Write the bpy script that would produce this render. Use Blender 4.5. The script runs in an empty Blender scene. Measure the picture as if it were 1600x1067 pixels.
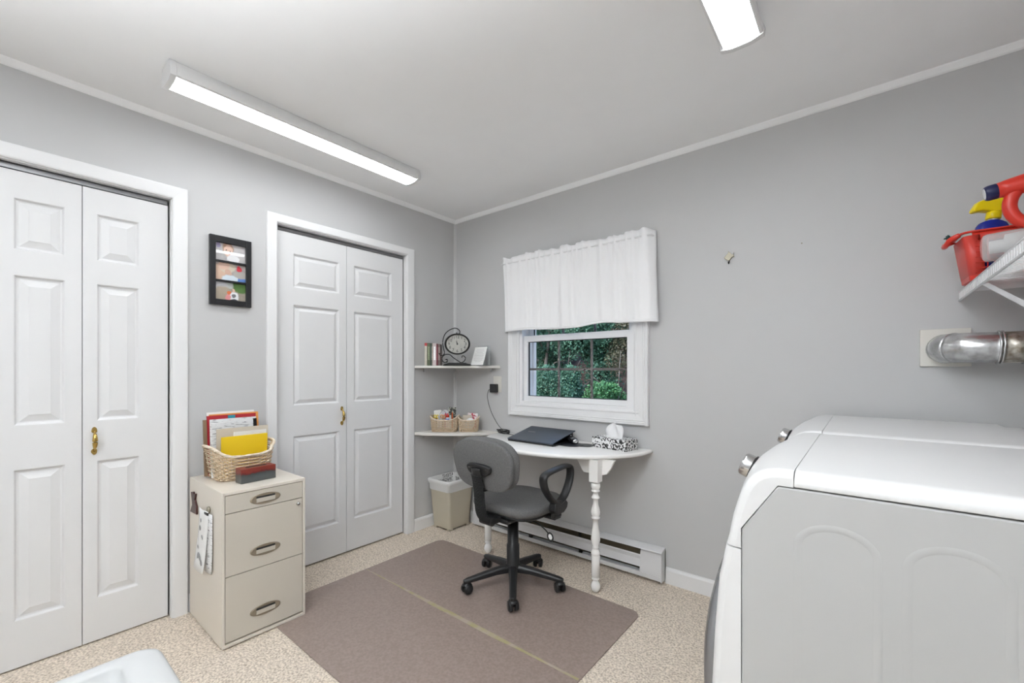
import bpy, math, random
import numpy as np
from mathutils import Matrix, Vector
R = math.radians
PI = math.pi
SC = bpy.context.scene
COL = SC.collection
rng = random.Random(7)

# ---------------------------------------------------------------- camera, world, light, exposure
cd = bpy.data.cameras.new('camera')
cam = bpy.data.objects.new('camera', cd); COL.objects.link(cam)
cam.location = (2.626, -2.466, 1.212)
cam.rotation_euler = (R(90), 0, R(39.3))
cd.sensor_fit = 'HORIZONTAL'; cd.sensor_width = 36.0
cd.lens = 36.0 * 675.0 / 1600.0
cd.shift_y = (578.0 - 533.5) / 1600.0
cd.clip_start = 0.02; cd.clip_end = 200
SC.camera = cam

w = bpy.data.worlds.new('world'); SC.world = w; w.use_nodes = True
wn = w.node_tree.nodes; wl = w.node_tree.links
bg = wn['Background']
sky = wn.new('ShaderNodeTexSky')
sky.sky_type = 'NISHITA'; sky.sun_disc = False; sky.sun_elevation = R(48); sky.sun_rotation = R(200)
sky.air_density = 1.2; sky.dust_density = 2.5
wl.new(sky.outputs[0], bg.inputs[0]); bg.inputs[1].default_value = 0.55

LAMP = 17.5                      # radiance of the lit diffusers of the ceiling fixtures
SC.view_settings.view_transform = 'Standard'; SC.view_settings.look = 'None'
SC.view_settings.gamma = 1.0; SC.view_settings.use_curve_mapping = False
SC.view_settings.exposure = -0.04
SC.cycles.use_denoising = True
SC.cycles.max_bounces = 16; SC.cycles.diffuse_bounces = 12

# added fill lamp, unseen behind the camera, aimed up to brighten the ceiling
ld = bpy.data.lights.new('added_uplight', 'AREA'); ld.shape = 'DISK'; ld.size = 0.45; ld.energy = 78; ld.color = (.93, .97, 1); ld.spread = R(125)
up = bpy.data.objects.new('added_uplight', ld); COL.objects.link(up); up.location = (1.95, -3.05, 1.45); up.rotation_euler = (R(180), 0, 0)

# ---------------------------------------------------------------- materials
def mat(name, col, rough=0.5, metal=0.0, bump=0.0, bscale=80, var=0.0, vscale=8, coat=0.0, trans=0.0, alpha=1.0, emit=0.0, ior=1.45, spec=0.5):
    m = bpy.data.materials.new(name); m.use_nodes = True
    nt = m.node_tree; b = nt.nodes['Principled BSDF']
    c = (col[0], col[1], col[2], 1)
    b.inputs['Base Color'].default_value = c
    b.inputs['Roughness'].default_value = rough; b.inputs['Metallic'].default_value = metal
    b.inputs['Coat Weight'].default_value = coat; b.inputs['IOR'].default_value = ior
    b.inputs['Specular IOR Level'].default_value = spec
    b.inputs['Transmission Weight'].default_value = trans; b.inputs['Alpha'].default_value = alpha
    tc = nt.nodes.new('ShaderNodeTexCoord')
    if emit:
        b.inputs['Emission Color'].default_value = c; b.inputs['Emission Strength'].default_value = emit
    n = nt.nodes.new('ShaderNodeTexNoise'); n.inputs['Scale'].default_value = vscale; n.inputs['Detail'].default_value = 3
    nt.links.new(tc.outputs['Object'], n.inputs['Vector'])
    v = max(var, 0.015)
    mr = nt.nodes.new('ShaderNodeMapRange'); mr.inputs['To Min'].default_value = 1 - v; mr.inputs['To Max'].default_value = 1 + v
    mx = nt.nodes.new('ShaderNodeMix'); mx.data_type = 'RGBA'; mx.blend_type = 'MULTIPLY'; mx.inputs['Factor'].default_value = 1
    nt.links.new(n.outputs['Fac'], mr.inputs['Value'])
    mx.inputs['A'].default_value = c
    nt.links.new(mr.outputs[0], mx.inputs['B']); nt.links.new(mx.outputs['Result'], b.inputs['Base Color'])
    if bump:
        n2 = nt.nodes.new('ShaderNodeTexNoise'); n2.inputs['Scale'].default_value = bscale; n2.inputs['Detail'].default_value = 4
        nt.links.new(tc.outputs['Object'], n2.inputs['Vector'])
        bp = nt.nodes.new('ShaderNodeBump'); bp.inputs['Strength'].default_value = bump; bp.inputs['Distance'].default_value = 0.002
        nt.links.new(n2.outputs['Fac'], bp.inputs['Height']); nt.links.new(bp.outputs[0], b.inputs['Normal'])
    return m

def two_tone(name, c1, c2, scale, rough=0.9, lo=0.4, hi=0.6, bump=0.0, detail=4, stretch=(1, 1, 1), metal=0.0, dist=0.003):
    m = bpy.data.materials.new(name); m.use_nodes = True
    nt = m.node_tree; b = nt.nodes['Principled BSDF']; b.inputs['Roughness'].default_value = rough; b.inputs['Metallic'].default_value = metal
    tc = nt.nodes.new('ShaderNodeTexCoord'); mp = nt.nodes.new('ShaderNodeMapping'); mp.inputs['Scale'].default_value = stretch
    n = nt.nodes.new('ShaderNodeTexNoise'); n.inputs['Scale'].default_value = scale; n.inputs['Detail'].default_value = detail
    cr = nt.nodes.new('ShaderNodeValToRGB')
    cr.color_ramp.elements[0].position = lo; cr.color_ramp.elements[0].color = (*c1, 1)
    cr.color_ramp.elements[1].position = hi; cr.color_ramp.elements[1].color = (*c2, 1)
    nt.links.new(tc.outputs['Object'], mp.inputs[0]); nt.links.new(mp.outputs[0], n.inputs['Vector'])
    nt.links.new(n.outputs['Fac'], cr.inputs[0]); nt.links.new(cr.outputs[0], b.inputs['Base Color'])
    if bump:
        bp = nt.nodes.new('ShaderNodeBump'); bp.inputs['Strength'].default_value = bump; bp.inputs['Distance'].default_value = dist
        nt.links.new(n.outputs['Fac'], bp.inputs['Height']); nt.links.new(bp.outputs[0], b.inputs['Normal'])
    return m

def print_mat(name, base, spots, rough=0.4, noise=0.25, nscale=60):
    """flat print: spots = [(u, v, ru, rv, colour)] over the generated 0..1 coordinates (u = local Y, v = local Z)"""
    m = bpy.data.materials.new(name); m.use_nodes = True
    nt = m.node_tree; b = nt.nodes['Principled BSDF']; b.inputs['Roughness'].default_value = rough
    tc = nt.nodes.new('ShaderNodeTexCoord')
    nz = nt.nodes.new('ShaderNodeTexNoise'); nz.inputs['Scale'].default_value = nscale
    nt.links.new(tc.outputs['Object'], nz.inputs['Vector'])
    mr = nt.nodes.new('ShaderNodeMapRange'); mr.inputs['To Min'].default_value = 1 - noise; mr.inputs['To Max'].default_value = 1 + noise
    nt.links.new(nz.outputs['Fac'], mr.inputs['Value'])
    nd = nt.nodes.new('ShaderNodeTexNoise'); nd.inputs['Scale'].default_value = nscale * .7; nd.inputs['Detail'].default_value = 4
    nt.links.new(tc.outputs['Object'], nd.inputs['Vector'])
    vm = nt.nodes.new('ShaderNodeVectorMath'); vm.operation = 'MULTIPLY_ADD'; vm.inputs[1].default_value = (.16, .16, .16)
    nt.links.new(nd.outputs['Color'], vm.inputs[0]); nt.links.new(tc.outputs['Generated'], vm.inputs[2])
    vs_ = nt.nodes.new('ShaderNodeVectorMath'); vs_.operation = 'SUBTRACT'; vs_.inputs[1].default_value = (.08, .08, .08); nt.links.new(vm.outputs[0], vs_.inputs[0])
    cur = None
    m0 = nt.nodes.new('ShaderNodeMix'); m0.data_type = 'RGBA'; m0.blend_type = 'MULTIPLY'; m0.inputs['Factor'].default_value = 1
    m0.inputs['A'].default_value = (*base, 1); nt.links.new(mr.outputs[0], m0.inputs['B']); cur = m0.outputs['Result']
    for (u, v, ru, rv, c) in spots:
        mp = nt.nodes.new('ShaderNodeMapping'); mp.vector_type = 'POINT'
        mp.inputs['Location'].default_value = (0, -u / ru, -v / rv); mp.inputs['Scale'].default_value = (0, 1 / ru, 1 / rv)
        nt.links.new(vs_.outputs[0], mp.inputs[0])
        ln = nt.nodes.new('ShaderNodeVectorMath'); ln.operation = 'LENGTH'; nt.links.new(mp.outputs[0], ln.inputs[0])
        s = nt.nodes.new('ShaderNodeMapRange'); s.inputs['From Min'].default_value = 1.12; s.inputs['From Max'].default_value = 0.88
        nt.links.new(ln.outputs['Value'], s.inputs['Value'])
        mx = nt.nodes.new('ShaderNodeMix'); mx.data_type = 'RGBA'
        nt.links.new(s.outputs[0], mx.inputs['Factor']); nt.links.new(cur, mx.inputs['A']); mx.inputs['B'].default_value = (*c, 1)
        cur = mx.outputs['Result']
    nt.links.new(cur, b.inputs['Base Color'])
    return m

M = {}
M['wall'] = mat('wall_paint', (0.52, 0.52, 0.522), 0.6, bump=0.08, bscale=160)
M['ceiling'] = mat('ceiling_paint', (0.90, 0.905, 0.91), 0.7, bump=0.05, bscale=120)
M['trim'] = mat('trim_paint', (0.75, 0.75, 0.755), 0.35)
M['trim_grey'] = mat('grey_corner_strip', (0.52, 0.52, 0.52), 0.5)
M['door'] = mat('door_paint', (0.70, 0.70, 0.705), 0.38, bump=0.12, bscale=90)
M['closet_dark'] = mat('closet_shade_colour', (0.10, 0.10, 0.10), 0.9)
M['carpet'] = two_tone('beige_carpet', (0.40, 0.335, 0.27), (0.80, 0.705, 0.595), 120, 0.95, 0.32, 0.62, bump=1.0, detail=7, dist=0.006)
M['mat'] = two_tone('plastic_mat', (0.255, 0.198, 0.174), (0.315, 0.247, 0.218), 90, 0.30, 0.35, 0.65, bump=0.25, detail=3, dist=0.001)
M['mat_seam'] = two_tone('mat_fold_line', (0.36, 0.32, 0.17), (0.40, 0.33, 0.28), 14, 0.5, 0.4, 0.62, detail=2)
M['brass'] = mat('brass', (0.55, 0.38, 0.12), 0.22, 1.0)
M['white_enamel'] = mat('white_enamel', (0.70, 0.70, 0.70), 0.32, coat=0.1)
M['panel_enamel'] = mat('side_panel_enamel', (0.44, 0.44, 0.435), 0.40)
M['chrome'] = mat('chrome', (0.62, 0.62, 0.62), 0.16, 1.0)
M['dark_glass'] = mat('dark_glass', (0.05, 0.05, 0.055), 0.08, coat=1.0)
M['grey_ring'] = mat('grey_plastic_ring', (0.28, 0.28, 0.29), 0.25, 0.6)
M['black_plastic'] = mat('black_plastic', (0.018, 0.018, 0.019), 0.36)
M['black_gloss'] = mat('black_gloss', (0.010, 0.010, 0.012), 0.12)
M['rubber'] = mat('black_rubber', (0.02, 0.02, 0.02), 0.75)
M['fabric'] = two_tone('grey_chair_fabric', (0.085, 0.085, 0.085), (0.165, 0.165, 0.164), 420, 0.9, 0.35, 0.65, bump=0.5, detail=3, dist=0.001)
M['table'] = mat('white_table_paint', (0.90, 0.89, 0.87), 0.22, coat=0.25)
M['shelf'] = mat('cream_shelf_paint', (0.72, 0.70, 0.66), 0.30)
M['cream_metal'] = mat('cream_metal', (0.68, 0.63, 0.555), 0.38)
M['cream_front'] = mat('beige_drawer_front', (0.56, 0.52, 0.45), 0.40)
M['bronze_pull'] = mat('bronze_pull', (0.30, 0.25, 0.185), 0.38, 0.3)
M['dark_gap'] = mat('dark_recess', (0.03, 0.028, 0.025), 0.8)
M['heater'] = mat('heater_enamel', (0.66, 0.66, 0.67), 0.35)
M['heater_in'] = mat('heater_inside', (0.085, 0.07, 0.045), 0.6)
M['cream_plastic'] = mat('cream_plastic', (0.50, 0.455, 0.36), 0.35)
M['liner'] = mat('white_bin_bag', (0.70, 0.70, 0.69), 0.30, bump=0.8, bscale=30)
M['ink'] = mat('black_ink', (0.035, 0.035, 0.04), 0.6)
M['curtain'] = mat('white_cotton', (0.86, 0.86, 0.87), 0.9, bump=0.5, bscale=260)
M['vinyl'] = mat('white_vinyl', (0.80, 0.80, 0.81), 0.3)
M['muntin'] = mat('taupe_muntin', (0.17, 0.16, 0.16), 0.45)
M['gasket'] = mat('black_gasket', (0.02, 0.02, 0.02), 0.6)
M['glass'] = mat('clear_glass', (1, 1, 1), 0.0, trans=1.0, ior=1.02)
M['acrylic'] = mat('clear_acrylic', (0.85, 0.87, 0.88), 0.06, trans=0.85, ior=1.2)
M['clear_cup'] = mat('clear_plastic_cup', (0.92, 0.92, 0.92), 0.1, trans=0.75, ior=1.15)
M['diffuser'] = mat('lit_diffuser', (.94, .975, 1), 0.4, emit=LAMP)
M['fixture'] = mat('fixture_white', (0.72, 0.72, 0.72), 0.4)
M['wicker'] = two_tone('wicker', (0.56, 0.43, 0.29), (0.70, 0.57, 0.42), 90, 0.6, 0.35, 0.65, detail=2)
M['wicker_pale'] = two_tone('wicker_rim', (0.62, 0.50, 0.37), (0.80, 0.72, 0.60), 40, 0.6, 0.35, 0.65, detail=2)
M['paper'] = mat('white_paper', (0.78, 0.78, 0.77), 0.7)
M['paper_print'] = two_tone('printed_paper', (0.22, 0.22, 0.23), (0.74, 0.74, 0.74), 26, 0.7, 0.36, 0.44, detail=6, stretch=(1, 1, 7))
M['beige_card'] = mat('beige_card', (0.56, 0.50, 0.42), 0.6)
M['red_card'] = mat('red_folder', (0.42, 0.02, 0.03), 0.5)
M['yellow'] = mat('yellow_card', (0.80, 0.55, 0.015), 0.45)
M['orange_card'] = mat('orange_card', (0.75, 0.33, 0.08), 0.5)
M['brown_card'] = mat('brown_card', (0.22, 0.14, 0.08), 0.6)
M['teal'] = mat('teal_clip', (0.03, 0.25, 0.32), 0.4)
M['silver_foil'] = two_tone('crinkled_foil', (0.40, 0.40, 0.40), (0.78, 0.78, 0.78), 22, 0.26, 0.35, 0.65, bump=0.7, metal=0.85, dist=0.003)
M['rusty_foil'] = two_tone('stained_foil', (0.26, 0.22, 0.17), (0.52, 0.49, 0.44), 45, 0.35, 0.35, 0.65, bump=0.5, metal=0.75)
M['outlet'] = mat('ivory_plastic', (0.68, 0.66, 0.61), 0.35)
M['wire_white'] = mat('white_vinyl_wire', (0.74, 0.74, 0.75), 0.35)
M['red_plastic'] = mat('red_plastic', (0.60, 0.035, 0.02), 0.30)
M['red_thin'] = mat('thin_red_plastic', (0.62, 0.06, 0.045), 0.35)
M['navy'] = mat('navy_plastic', (0.012, 0.015, 0.07), 0.3)
M['blue'] = mat('blue_plastic', (0.008, 0.022, 0.30), 0.25)
M['blue_light'] = mat('light_blue_label', (0.05, 0.22, 0.62), 0.4)
M['yellow_pl'] = mat('yellow_plastic', (0.85, 0.66, 0.0), 0.3)
M['white_pl'] = mat('white_plastic', (0.78, 0.78, 0.78), 0.3)
M['tub'] = mat('white_tub_plastic', (0.47, 0.475, 0.475), 0.45)
M['pewter'] = mat('pewter', (0.36, 0.33, 0.26), 0.4, 0.7)
M['clock_face'] = mat('aged_clock_face', (0.44, 0.435, 0.40), 0.5, var=0.25, vscale=30)
M['black_iron'] = mat('black_iron', (0.015, 0.014, 0.013), 0.45, 0.3)
M['tissue'] = mat('tissue_paper', (0.80, 0.80, 0.81), 0.9)
M['laptop'] = mat('slate_laptop_lid', (0.10, 0.12, 0.15), 0.38, 0.75)
M['bark'] = two_tone('bark', (0.10, 0.09, 0.08), (0.26, 0.24, 0.22), 12, 0.9, stretch=(1, 1, .3))
M['soil'] = two_tone('leaf_litter', (0.05, 0.035, 0.03), (0.17, 0.12, 0.10), 3, 0.95, bump=0.5, detail=8, dist=0.05)
M['dark_wood_red'] = mat('dark_red_wood', (0.05, 0.014, 0.011), 0.35)

# ---------------------------------------------------------------- mesh building
WM = {}          # world matrix of every object made here
class MB:
    def __init__(s): s.v = []; s.f = []; s.sm = []
    def add(s, vs, fs, smooth=False):
        o = len(s.v); s.v += [tuple(v) for v in vs]
        s.f += [tuple(i + o for i in f) for f in fs]; s.sm += [smooth] * len(fs); return s
    def box(s, x0, x1, y0, y1, z0, z1):
        x0, x1 = min(x0, x1), max(x0, x1); y0, y1 = min(y0, y1), max(y0, y1); z0, z1 = min(z0, z1), max(z0, z1)
        return s.add([(x0, y0, z0), (x1, y0, z0), (x1, y1, z0), (x0, y1, z0), (x0, y0, z1), (x1, y0, z1), (x1, y1, z1), (x0, y1, z1)],
                     [(0, 3, 2, 1), (4, 5, 6, 7), (0, 1, 5, 4), (1, 2, 6, 5), (2, 3, 7, 6), (3, 0, 4, 7)])
    def loft(s, rings, smooth=True, closed=False, cap=True):
        n = len(rings[0]); vs = [p for r in rings for p in r]; fs = []
        m = len(rings)
        for i in range(m if closed else m - 1):
            j = (i + 1) % m
            for k in range(n):
                l = (k + 1) % n
                fs.append((i * n + k, i * n + l, j * n + l, j * n + k))
        if cap and not closed:
            fs.append(tuple(range(n))[::-1]); fs.append(tuple((m - 1) * n + k for k in range(n)))
        return s.add(vs, fs, smooth)
    def prism(s, pts, axis, a, b, smooth=False):
        """polygon pts extruded along axis ('x': pts=(y,z), 'y': pts=(x,z), 'z': pts=(x,y))"""
        def P(p, t):
            return {'x': (t, p[0], p[1]), 'y': (p[0], t, p[1]), 'z': (p[0], p[1], t)}[axis]
        return s.loft([[P(p, a) for p in pts], [P(p, b) for p in pts]], smooth)
    def lathe(s, prof, c=(0, 0, 0), axis='z', n=20, smooth=True, mtx=None):
        rings = []
        for (r, t) in prof:
            ring = []
            for k in range(n):
                a = 2 * PI * k / n; u, v = r * math.cos(a), r * math.sin(a)
                p = {'z': (u, v, t), 'x': (t, u, v), 'y': (v, t, u)}[axis]
                if mtx is not None: p = tuple(mtx @ Vector(p))
                ring.append((p[0] + c[0], p[1] + c[1], p[2] + c[2]))
            rings.append(ring)
        return s.loft(rings, smooth)
    def tube(s, pts, r, n=8, closed=False, ry=None, up=(0, 0, 1), smooth=True):
        """sweep an elliptical section (r along the side vector, ry along the other) along pts"""
        pts = [Vector(p) for p in pts]; m = len(pts); rings = []
        rr = r if hasattr(r, '__len__') else [r] * m
        upv = Vector(up)
        for i, p in enumerate(pts):
            if closed: t = pts[(i + 1) % m] - pts[i - 1]
            else: t = pts[min(i + 1, m - 1)] - pts[max(i - 1, 0)]
            t.normalize()
            sd = t.cross(upv)
            if sd.length < 1e-3: sd = t.cross(Vector((0.9, 0.1, 0.3)))
            sd.normalize(); nn = sd.cross(t); nn.normalize()
            b = rr[i] if ry is None else (ry[i] if hasattr(ry, '__len__') else ry)
            rings.append([tuple(p + sd * (rr[i] * math.cos(2 * PI * k / n)) + nn * (b * math.sin(2 * PI * k / n))) for k in range(n)])
        return s.loft(rings, smooth, closed)
    def tf(s, m):
        s.v = [tuple(m @ Vector(v)) for v in s.v]; return s
    def build(s, name, material, parent=None, bev=0.0, seg=2, smooth=None, sub=0):
        mw = WM[parent.name] if parent is not None else None
        vs = s.v
        if mw is not None:
            inv = mw.inverted(); vs = [tuple(inv @ Vector(v)) for v in vs]; my = mw
        else:
            a = np.array(vs); lo = a.min(0); hi = a.max(0)
            org = ((lo[0] + hi[0]) / 2, (lo[1] + hi[1]) / 2, lo[2])
            vs = (a - np.array(org)).tolist(); my = Matrix.Translation(org)
        me = bpy.data.meshes.new(name); me.from_pydata(vs, [], s.f)
        me.polygons.foreach_set('use_smooth', s.sm if smooth is None else [smooth] * len(s.f))
        me.materials.append(material); me.update()
        o = bpy.data.objects.new(name, me); COL.objects.link(o)
        if parent is not None: o.parent = parent
        else: o.location = org
        WM[o.name] = my
        if bev:
            b = o.modifiers.new('bevel', 'BEVEL'); b.width = bev; b.segments = seg; b.limit_method = 'ANGLE'; b.angle_limit = R(40)
            wnm = o.modifiers.new('wn', 'WEIGHTED_NORMAL'); wnm.keep_sharp = True
            me.polygons.foreach_set('use_smooth', [True] * len(s.f))
        if sub:
            q = o.modifiers.new('sub', 'SUBSURF'); q.levels = sub; q.render_levels = sub
        return o

def tag(o, label, cat=None, group=None, kind=None):
    if label: o['label'] = label
    if cat: o['category'] = cat
    if group: o['group'] = group
    if kind: o['kind'] = kind
    return o
def thing(name, label, cat, loc=(0, 0, 0), rz=0.0, group=None, kind=None):
    o = bpy.data.objects.new(name, None); COL.objects.link(o); o.empty_display_size = 0.05
    o.location = loc; o.rotation_euler = (0, 0, rz)
    WM[o.name] = Matrix.Translation(loc) @ Matrix.Rotation(rz, 4, 'Z')
    return tag(o, label, cat, group, kind)
def local(t):
    """geometry for t is written in t's own frame: temporarily treat its world matrix as identity"""
    WM[t.name] = Matrix.Identity(4); return t
def copy_tree(o, loc=None, label=None, parent=None):
    c = o.copy(); COL.objects.link(c)
    if parent is not None: c.parent = parent
    if loc is not None: c.location = loc
    if label: c['label'] = label
    for ch in [x for x in SC.objects if x.parent == o]: copy_tree(ch, parent=c)
    return c
def catmull(P, n=6, closed=False):
    P = [Vector(p) for p in P]; m = len(P); out = []
    for i in range(m if closed else m - 1):
        p0 = P[(i - 1) % m] if closed or i else P[0]; p1 = P[i]; p2 = P[(i + 1) % m]
        p3 = P[(i + 2) % m] if closed or i < m - 2 else P[-1]
        for k in range(n):
            t = k / n
            out.append(0.5 * ((2 * p1) + (p2 - p0) * t + (2 * p0 - 5 * p1 + 4 * p2 - p3) * t * t + (3 * p1 - p0 - 3 * p2 + p3) * t ** 3))
    if not closed: out.append(P[-1])
    return out
def text_geo(body, size, ext=0.0003):
    cu = bpy.data.curves.new('t', 'FONT'); cu.body = body; cu.size = size; cu.extrude = ext; cu.align_x = 'CENTER'; cu.align_y = 'CENTER'
    cu.resolution_u = 2
    ob = bpy.data.objects.new('t', cu)
    me = bpy.data.meshes.new_from_object(ob)
    vs = [tuple(v.co) for v in me.vertices]; fs = [tuple(p.vertices) for p in me.polygons]
    bpy.data.objects.remove(ob); bpy.data.meshes.remove(me); bpy.data.curves.remove(cu)
    return vs, fs
def pillow(mb, outline, t, mtx, n=40, edge=0.5, rings=7, dome=0.0):
    """cushion: outline(a)->(x, z), thickness t along y, rounded edge; mtx places it"""
    R_ = []
    for i in range(rings + 1):
        ph = -PI / 2 + PI * i / rings
        sc = 1 - edge * (1 - math.cos(ph)); off = math.sin(ph) * t / 2
        R_.append((sc, off))
    prof = [(0.02, R_[0][1] - dome), (0.55 * R_[0][0], R_[0][1] - dome * .75)] + R_ + [(0.55 * R_[-1][0], R_[-1][1] + dome * .75), (0.02, R_[-1][1] + dome)]
    rr = []
    for (sc, off) in prof:
        rr.append([tuple(mtx @ Vector((outline(2 * PI * k / n)[0] * sc, off, outline(2 * PI * k / n)[1] * sc))) for k in range(n)])
    return mb.loft(rr, True)

# ================================================================ the setting
H = 2.44; XR = 3.32; YB = -3.75
def struct(name, mb, m, label=None, bev=0.0):
    o = mb.build(name, m, bev=bev); o['kind'] = 'structure'
    if label: o['label'] = label
    return o
struct('floor', MB().box(-0.75, XR + .1, YB - .1, .12, -.06, 0), M['carpet'], 'beige speckled cut-pile carpet floor')
struct('ceiling', MB().box(-0.15, XR + .1, YB - .1, .15, H, H + .06), M['ceiling'], 'flat white painted ceiling')
T = .12
D1 = (-3.115, -1.885, 2.05)      # closet openings: y0, y1, top
D2 = (-1.398, -0.490, 2.06)
wl_ = MB()
for (a, b, z0, z1) in ((YB, D1[0], 0, H), (D1[0], D1[1], D1[2], H), (D1[1], D2[0], 0, H), (D2[0], D2[1], D2[2], H), (D2[1], 0, 0, H)):
    wl_.box(-T, 0, a, b, z0, z1)
struct('wall_left', wl_, M['wall'], 'light grey painted wall with two white closet door openings')
cl = MB()
for (a, b, zt) in (D1, D2):
    cl.box(-.100, -.064, a + .0005, b - .0005, 0.001, zt - .0005)  # dark filler panel behind the leaves; its colour stands in for gap shade
    cl.box(-.72, -.70, a - .03, b + .03, 0, H); cl.box(-.72, -T, a - .05, a - .03, 0, H); cl.box(-.72, -T, b + .03, b + .05, 0, H)
    cl.box(-.72, -T, a - .05, b + .05, H - .02, H)
struct('wall_closet', cl, M['closet_dark'], 'closet shell with dark-coloured filler panels shading the door gaps')
WX0, WX1, WZ0, WZ1 = .682, 1.556, .968, 1.93
wb = MB()
wb.box(-T, WX0, 0, T, 0, H).box(WX1, XR + .1, 0, T, 0, H).box(WX0, WX1, 0, T, 0, WZ0).box(WX0, WX1, 0, T, WZ1, H)
struct('wall_back', wb, M['wall'], 'light grey painted wall with the window')
struct('wall_right', MB().box(XR, XR + .1, YB, 0, 0, H), M['wall'], 'light grey painted wall behind the washers')
struct('wall_front', MB().box(-T, XR + .1, YB - .1, YB, 0, H), M['wall'], 'light grey painted wall behind the camera')

def cove(axis, a, b):
    if axis == 'y': pts = [(0, H), (.024, H), (.022, H - .005), (.008, H - .022), (.0, H - .026)]; return MB().prism(pts, 'y', a, b)
    pts = [(0, H), (-.024, H), (-.022, H - .005), (-.008, H - .022), (0, H - .026)]; return MB().prism(pts, 'x', a, b)
struct('trim_1', cove('y', YB, 0), M['ceiling'], 'thin white cove moulding above the closet wall')
struct('trim_2', cove('x', 0, XR), M['ceiling'], 'thin white cove moulding above the window wall')
struct('trim_3', MB().prism([(0, 0), (.018, 0), (.010, -.010), (0, -.018)], 'z', 0, H - .03), M['trim_grey'], 'narrow grey strip down the room corner')
def base_prof(s): return [(0, 0), (s * .013, 0), (s * .013, .075), (s * .008, .087), (0, .09)]
struct('baseboard_left', MB().prism(base_prof(1), 'y', -.423, 0).prism(base_prof(1), 'y', D1[1] + .068, D2[0] - .06), M['trim'], 'white baseboard on the closet wall', )
struct('baseboard_back', MB().prism(base_prof(-1), 'x', 0, .275).prism(base_prof(-1), 'x', 1.745, XR), M['trim'], 'white baseboard on the window wall')

def door_leaf(y0, y1, z0, z1, xf, th, panels, parent, inset=.040):
    """moulded leaf; its face looks to +x at xf; panels = [(ya, yb, za, zb)]"""
    mb = MB()
    ya, yb = panels[0][0], panels[0][1]
    ys = [y0, ya, yb, y1]; zs = [z0] + [z for p in panels for z in (p[2], p[3])] + [z1]
    holes = {(1, 1 + 2 * i) for i in range(len(panels))}
    for i in range(3):
        for j in range(len(zs) - 1):
            if (i, j) in holes: continue
            mb.add([(xf, ys[i], zs[j]), (xf, ys[i + 1], zs[j]), (xf, ys[i + 1], zs[j + 1]), (xf, ys[i], zs[j + 1])], [(0, 1, 2, 3)])
    for (a, b, c, d) in panels:
        rings = []
        for (ins, dep) in ((0, 0), (.003, .001), (.009, .011), (.015, .0125), (inset - .003, .0035), (inset, .002)):
            rings.append([(xf - dep, a + ins, c + ins), (xf - dep, b - ins, c + ins), (xf - dep, b - ins, d - ins), (xf - dep, a + ins, d - ins)])
        mb.loft(rings, False, cap=False)
        mb.add(rings[-1], [(0, 1, 2, 3)])
    xb = xf - th
    mb.add([(xb, y0, z0), (xb, y1, z0), (xb, y1, z1), (xb, y0, z1), (xf, y0, z0), (xf, y1, z0), (xf, y1, z1), (xf, y0, z1)],
           [(0, 3, 2, 1), (0, 1, 5, 4), (1, 2, 6, 5), (2, 3, 7, 6), (3, 0, 4, 7)])
    return mb.build('door_leaf', M['door'], parent)
def pull(y, z, xf, parent):
    mb = MB()
    pts = [(xf + .002, y, z - .045), (xf + .012, y, z - .036), (xf + .024, y, z - .022), (xf + .027, y, z), (xf + .024, y, z + .022), (xf + .012, y, z + .036), (xf + .002, y, z + .045)]
    mb.tube(catmull(pts, 4), [.004 + .0055 * math.sin(PI * min(1, max(0, (i - 4) / 16))) for i in range(25)], 8)
    for s in (-1, 1):
        mb.prism([(y + .011 * math.cos(a) * (1.0 if math.sin(a) * s < 0 else .8), z + s * .048 + .014 * math.sin(a)) for a in [2 * PI * k / 12 for k in range(12)]], 'x', xf, xf + .004)
    h = mb.build('handle', M['brass'], parent); h['label'] = 'small brass pull handle'; return h
def casing(y0, y1, zt, wy0, wy1, wz, parent):
    pr = [(0, 0), (.010, 0), (.016, .12), (.016, .84), (.012, .95), (0, 1)]
    def st(fn): return [fn(x, u) for x, u in pr]
    MB().loft([st(lambda x, u: (x, y0 - u * wy0, 0)), st(lambda x, u: (x, y0 - u * wy0, zt + u * wz)), st(lambda x, u: (x, y1 + u * wy1, zt + u * wz)), st(lambda x, u: (x, y1 + u * wy1, 0))], False).build('casing', M['trim'], parent, bev=.001)
    jb = MB().box(-.026, 0.001, y0, y0 + .003, 0, zt).box(-.026, 0.001, y1 - .003, y1, 0, zt).box(-.026, 0.001, y0, y1, zt - .004, zt)
    jb.build('jamb', M['trim'], parent)
    MB().box(-.075, -.035, y0 + .01, y1 - .01, zt - .026, zt - .006).build('track', M['grey_ring'], parent)

d1 = thing('door_1', 'four-leaf white bifold closet door nearest the camera', None, (0, -2.5, 0), kind='structure')
casing(D1[0], D1[1], D1[2], .066, .066, .062, d1)
zz = [(.194, .808), (.985, 1.597), (1.70, 1.910)]
for k in range(4):
    y1 = -1.894 - .3015 * k; y0 = y1 - .299
    if k % 2 == 0: a, b = y0 + .045, y1 - .107
    else: a, b = y0 + .102, y1 - .05
    lf = door_leaf(y0, y1, .007, 2.018, -.03, .03, [(a, b, c, d) for c, d in zz], d1, .043)
    if k in (0, 3): pull(-2.156 if k == 0 else -2.84, .897, -.03, lf)
d2 = thing('door_2', 'two-leaf white bifold closet door nearest the corner', None, (0, -.944, 0), kind='structure')
casing(D2[0], D2[1], D2[2], .058, .068, .054, d2)
zz = [(.214, .814), (.997, 1.605), (1.707, 1.913)]
lf = door_leaf(-1.386, -.950, .012, 2.03, -.03, .03, [(-1.293, -.998, c, d) for c, d in zz], d2, .036)
pull(-.982, .912, -.03, lf)
door_leaf(-.947, -.501, .012, 2.03, -.03, .03, [(-.895, -.596, c, d) for c, d in zz], d2, .036)

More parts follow.
